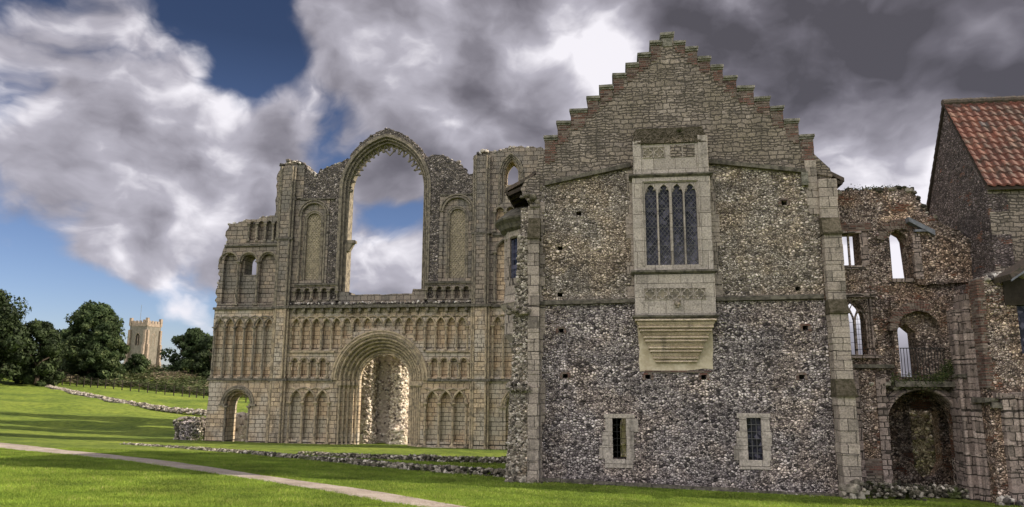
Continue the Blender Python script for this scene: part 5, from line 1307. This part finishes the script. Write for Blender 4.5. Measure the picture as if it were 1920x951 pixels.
# ================================================================== trees
def tree(name, label, cat, x, y, H, W, leaf, nclump, nleaf, seed, group=None, D=None, z0=None, low=.15, lsz=.30, squash=1.0):
    rd = np.random.default_rng(seed); random.seed(seed); D = D or W
    zb = (ground(x, y) if z0 is None else z0) - .2
    rt = thing(name, label, cat, group, loc=(x, y, zb))
    tr = MB(); tr.tube([(0, 0, 0), (.1, 0, H * .25), (.0, .1, H * .6), (0, 0, H * .85)], [W * .045, W * .035, W * .02, .04], 8)
    for k in range(9):
        a_ = k * 2.4; h_ = H * (.2 + .055 * k); L_ = W * .38 * (1 - k * .05)
        tr.tube([(0, 0, h_), (L_ * .5 * math.cos(a_), L_ * .5 * math.sin(a_), h_ + L_ * .3), (L_ * math.cos(a_), L_ * math.sin(a_), h_ + L_ * .75)], [W * .018, W * .012, .03], 6)
    tr.build('trunk', 'bark', rt)
    C = []
    for k in range(nclump):
        f_ = rd.random() ** .8; zc = H * (low + (1 - low - .06) * f_)
        prof = math.sin(math.pi * min(1, (.16 + .80 * f_)) ** .85) ** .7
        a_, r_ = rd.random() * 6.283, math.sqrt(rd.random()) * prof * (.8 + .4 * rd.random())
        C.append((r_ * W / 2 * .86 * math.cos(a_), r_ * D / 2 * .86 * math.sin(a_), zc, (.05 + .11 * rd.random()) * W * (.75 + .4 * prof)))
    C = np.array(C); idx = rd.integers(0, nclump, nleaf); c_ = C[idx]
    d = rd.normal(size=(nleaf, 3)); d /= np.linalg.norm(d, axis=1)[:, None]; rr = c_[:, 3] * (.55 + .5 * rd.random(nleaf) ** .5 + .18 * rd.random(nleaf) ** 5)
    P = c_[:, :3] + d * rr[:, None] * np.array([1, 1, .8 * squash]); P[:, 2] = np.maximum(P[:, 2], .3)
    s = lsz * (.5 + .8 * rd.random(nleaf)); t1 = rd.normal(size=(nleaf, 3)) + d * .2; t1 -= (t1 * d).sum(1)[:, None] * d * .6; t1 /= np.linalg.norm(t1, axis=1)[:, None]
    t2 = np.cross(t1, d + rd.normal(size=(nleaf, 3)) * .45); t2 /= np.linalg.norm(t2, axis=1)[:, None]
    V3 = np.stack([P - t1 * s[:, None] * .5, P + t1 * s[:, None] * .5 - t2 * s[:, None] * .15, P + t2 * s[:, None] * .9], 1)
    rn = np.clip(.5 + .5 * (rd.random(nclump)[idx] - .5) + rd.normal(0, .18, nleaf), 0, 1)
    o = tri_mesh('crown', V3.reshape(-1, 3), leaf, rn); o.parent = rt
    return rt
g_ = 'trees along the left bank'
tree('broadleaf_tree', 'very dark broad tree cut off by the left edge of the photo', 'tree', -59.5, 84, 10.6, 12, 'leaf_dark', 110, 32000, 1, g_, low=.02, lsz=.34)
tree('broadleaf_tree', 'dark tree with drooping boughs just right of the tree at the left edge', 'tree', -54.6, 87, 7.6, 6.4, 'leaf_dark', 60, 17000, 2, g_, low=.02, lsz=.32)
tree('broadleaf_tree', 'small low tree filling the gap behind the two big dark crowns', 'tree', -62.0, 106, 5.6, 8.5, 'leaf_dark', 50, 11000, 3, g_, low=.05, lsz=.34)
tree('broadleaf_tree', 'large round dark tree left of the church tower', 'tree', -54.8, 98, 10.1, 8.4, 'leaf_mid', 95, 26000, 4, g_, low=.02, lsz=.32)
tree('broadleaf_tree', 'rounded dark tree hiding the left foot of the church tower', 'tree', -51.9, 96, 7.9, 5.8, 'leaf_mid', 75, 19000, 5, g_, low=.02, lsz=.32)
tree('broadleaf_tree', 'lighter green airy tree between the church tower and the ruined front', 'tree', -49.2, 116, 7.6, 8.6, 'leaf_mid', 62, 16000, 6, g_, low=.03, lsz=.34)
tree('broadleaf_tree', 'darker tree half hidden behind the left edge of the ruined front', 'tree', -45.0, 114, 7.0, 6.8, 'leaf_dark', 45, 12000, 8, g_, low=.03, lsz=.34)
tree('shrub', 'small dark bush at the foot of the church tower', 'bush', -52.6, 106, 3.0, 3.6, 'leaf_mid', 30, 6000, 7, None, low=.03, lsz=.28)
for i, (x, y, h, w_, lab) in enumerate([(-14.4, 47.6, 12.5, 4.4, 'added unseen slim tree close behind the church front, shading the left bank'), (-15.6, 52.3, 13.5, 5.0, 'added unseen slim tree in the middle of the shading row behind the church front'), (-17.0, 57.4, 14, 5.2, 'added unseen slim tree farthest back in the shading row behind the church front')]):  # unseen slim trees added to cast the shadow band on the left bank
    tree('added_shadow_tree', lab, 'tree', x, y, h, w_, 'leaf_mid', 60, 22000, 20 + i, 'added unseen shadow casters behind the church front', low=.04, lsz=.5)

# ================================================================== parish church beyond the trees
CH = thing('parish_church', 'distant church tower with battlements and lit buttresses rising behind the trees', 'church', loc=(-97.8, 200, 3.6), rz=R(-14))
M['ch_stone'] = mat_plain('church_tower_stone', (.20, .18, .155), col2=(.13, .12, .10), scale=1.2, bmp=.05)
M['ch_dress'] = mat_plain('church_dressings', (.34, .27, .22), bmp=.03, scale=2)
M['ch_roof'] = mat_plain('church_nave_roof', (.20, .16, .13), bmp=0)
mb = MB(); mb.slab(rect(-3.3, 3.3, -1, 14.6), [ptd_hole(-.75, .75, 9.2, 11.3, 1.0)], -3.3, -2.7); mb.box(-3.3, -2.7, -2.7, 3.3, -1, 14.6); mb.box(2.7, 3.3, -2.7, 3.3, -1, 14.6); mb.box(-2.7, 2.7, 2.7, 3.3, -1, 14.6); mb.box(-2.7, 2.7, -2.7, 2.7, 14.0, 14.5); mb.build('tower_wall', 'ch_stone', CH)
mb = MB(); mb.box(-.7, .7, -2.9, -2.85, 9.2, 12.3); mb.build('louvre', 'dark', CH)
mb = MB(); mb.box(-.07, .07, -3.25, -2.95, 9.2, 11.8); mb.tube([(x, -3.32, z) for x, z in ptd_hole(-.85, .85, 9.2, 11.3, 1.1)], .1, 6); mb.tube([(3.32, x, z) for x, z in ptd_hole(-.85, .85, 9.2, 11.3, 1.1)], .1, 6); mb.build('belfry_window', 'ch_dress', CH)
mb = MB()
for sx in (-1, 1):
    for sy in (-1, 1):
        for (z0, z1, e) in ((-1, 5, 1.25), (5, 9.5, .95), (9.5, 13.2, .6)):
            x0 = 3.3 * sx; mb.box(min(x0, x0 + sx * e), max(x0, x0 + sx * e), sy * 2.95 - .38, sy * 2.95 + .38, z0, z1); mb.box(sx * 2.95 - .38, sx * 2.95 + .38, min(3.3 * sy, 3.3 * sy + sy * e), max(3.3 * sy, 3.3 * sy + sy * e), z0, z1)
mb.build('tower_buttress', 'ch_dress', CH)
mb = MB(); mb.box(-3.42, 3.42, -3.42, 3.42, 14.1, 14.3)
for sx in (-3.15, 3.15):
    for sy in (-3.15, 3.15): mb.box(sx - .42, sx + .42, sy - .42, sy + .42, 14.3, 16.3)
for i in range(4):
    a_ = -2.5 + i * 1.35
    for q_ in (a_,):
        mb.box(q_, q_ + .85, -3.4, -3.15, 14.3, 15.6); mb.box(q_, q_ + .85, 3.15, 3.4, 14.3, 15.6); mb.box(-3.4, -3.15, q_, q_ + .85, 14.3, 15.6); mb.box(3.15, 3.4, q_, q_ + .85, 14.3, 15.6)
for q_ in (-3.38, 3.12): mb.box(-3.3, 3.3, q_, q_ + .22, 14.3, 14.95); mb.box(q_, q_ + .22, -3.3, 3.3, 14.3, 14.95)
mb.build('battlements', 'ch_dress', CH)
CH.scale = (.80, .80, 1.02)
MB().tube([(-2.4, 0, 14.5), (-2.4, 0, 20)], .05, 5).build('flagpole', 'coping', CH)
mb = MB(); mb.box(3.3, 16, -2.5, 5.5, -1, 1.3); mb.build('nave_wall', 'ch_dress', CH)
mb = MB(); mb.tf = lambda p: (p[1], p[0], p[2]); mb.slab([(-2.9, 1.2), (1.5, 3.6), (5.9, 1.2)], [], 3.3, 16.3); mb.build('nave_roof', 'ch_roof', CH)
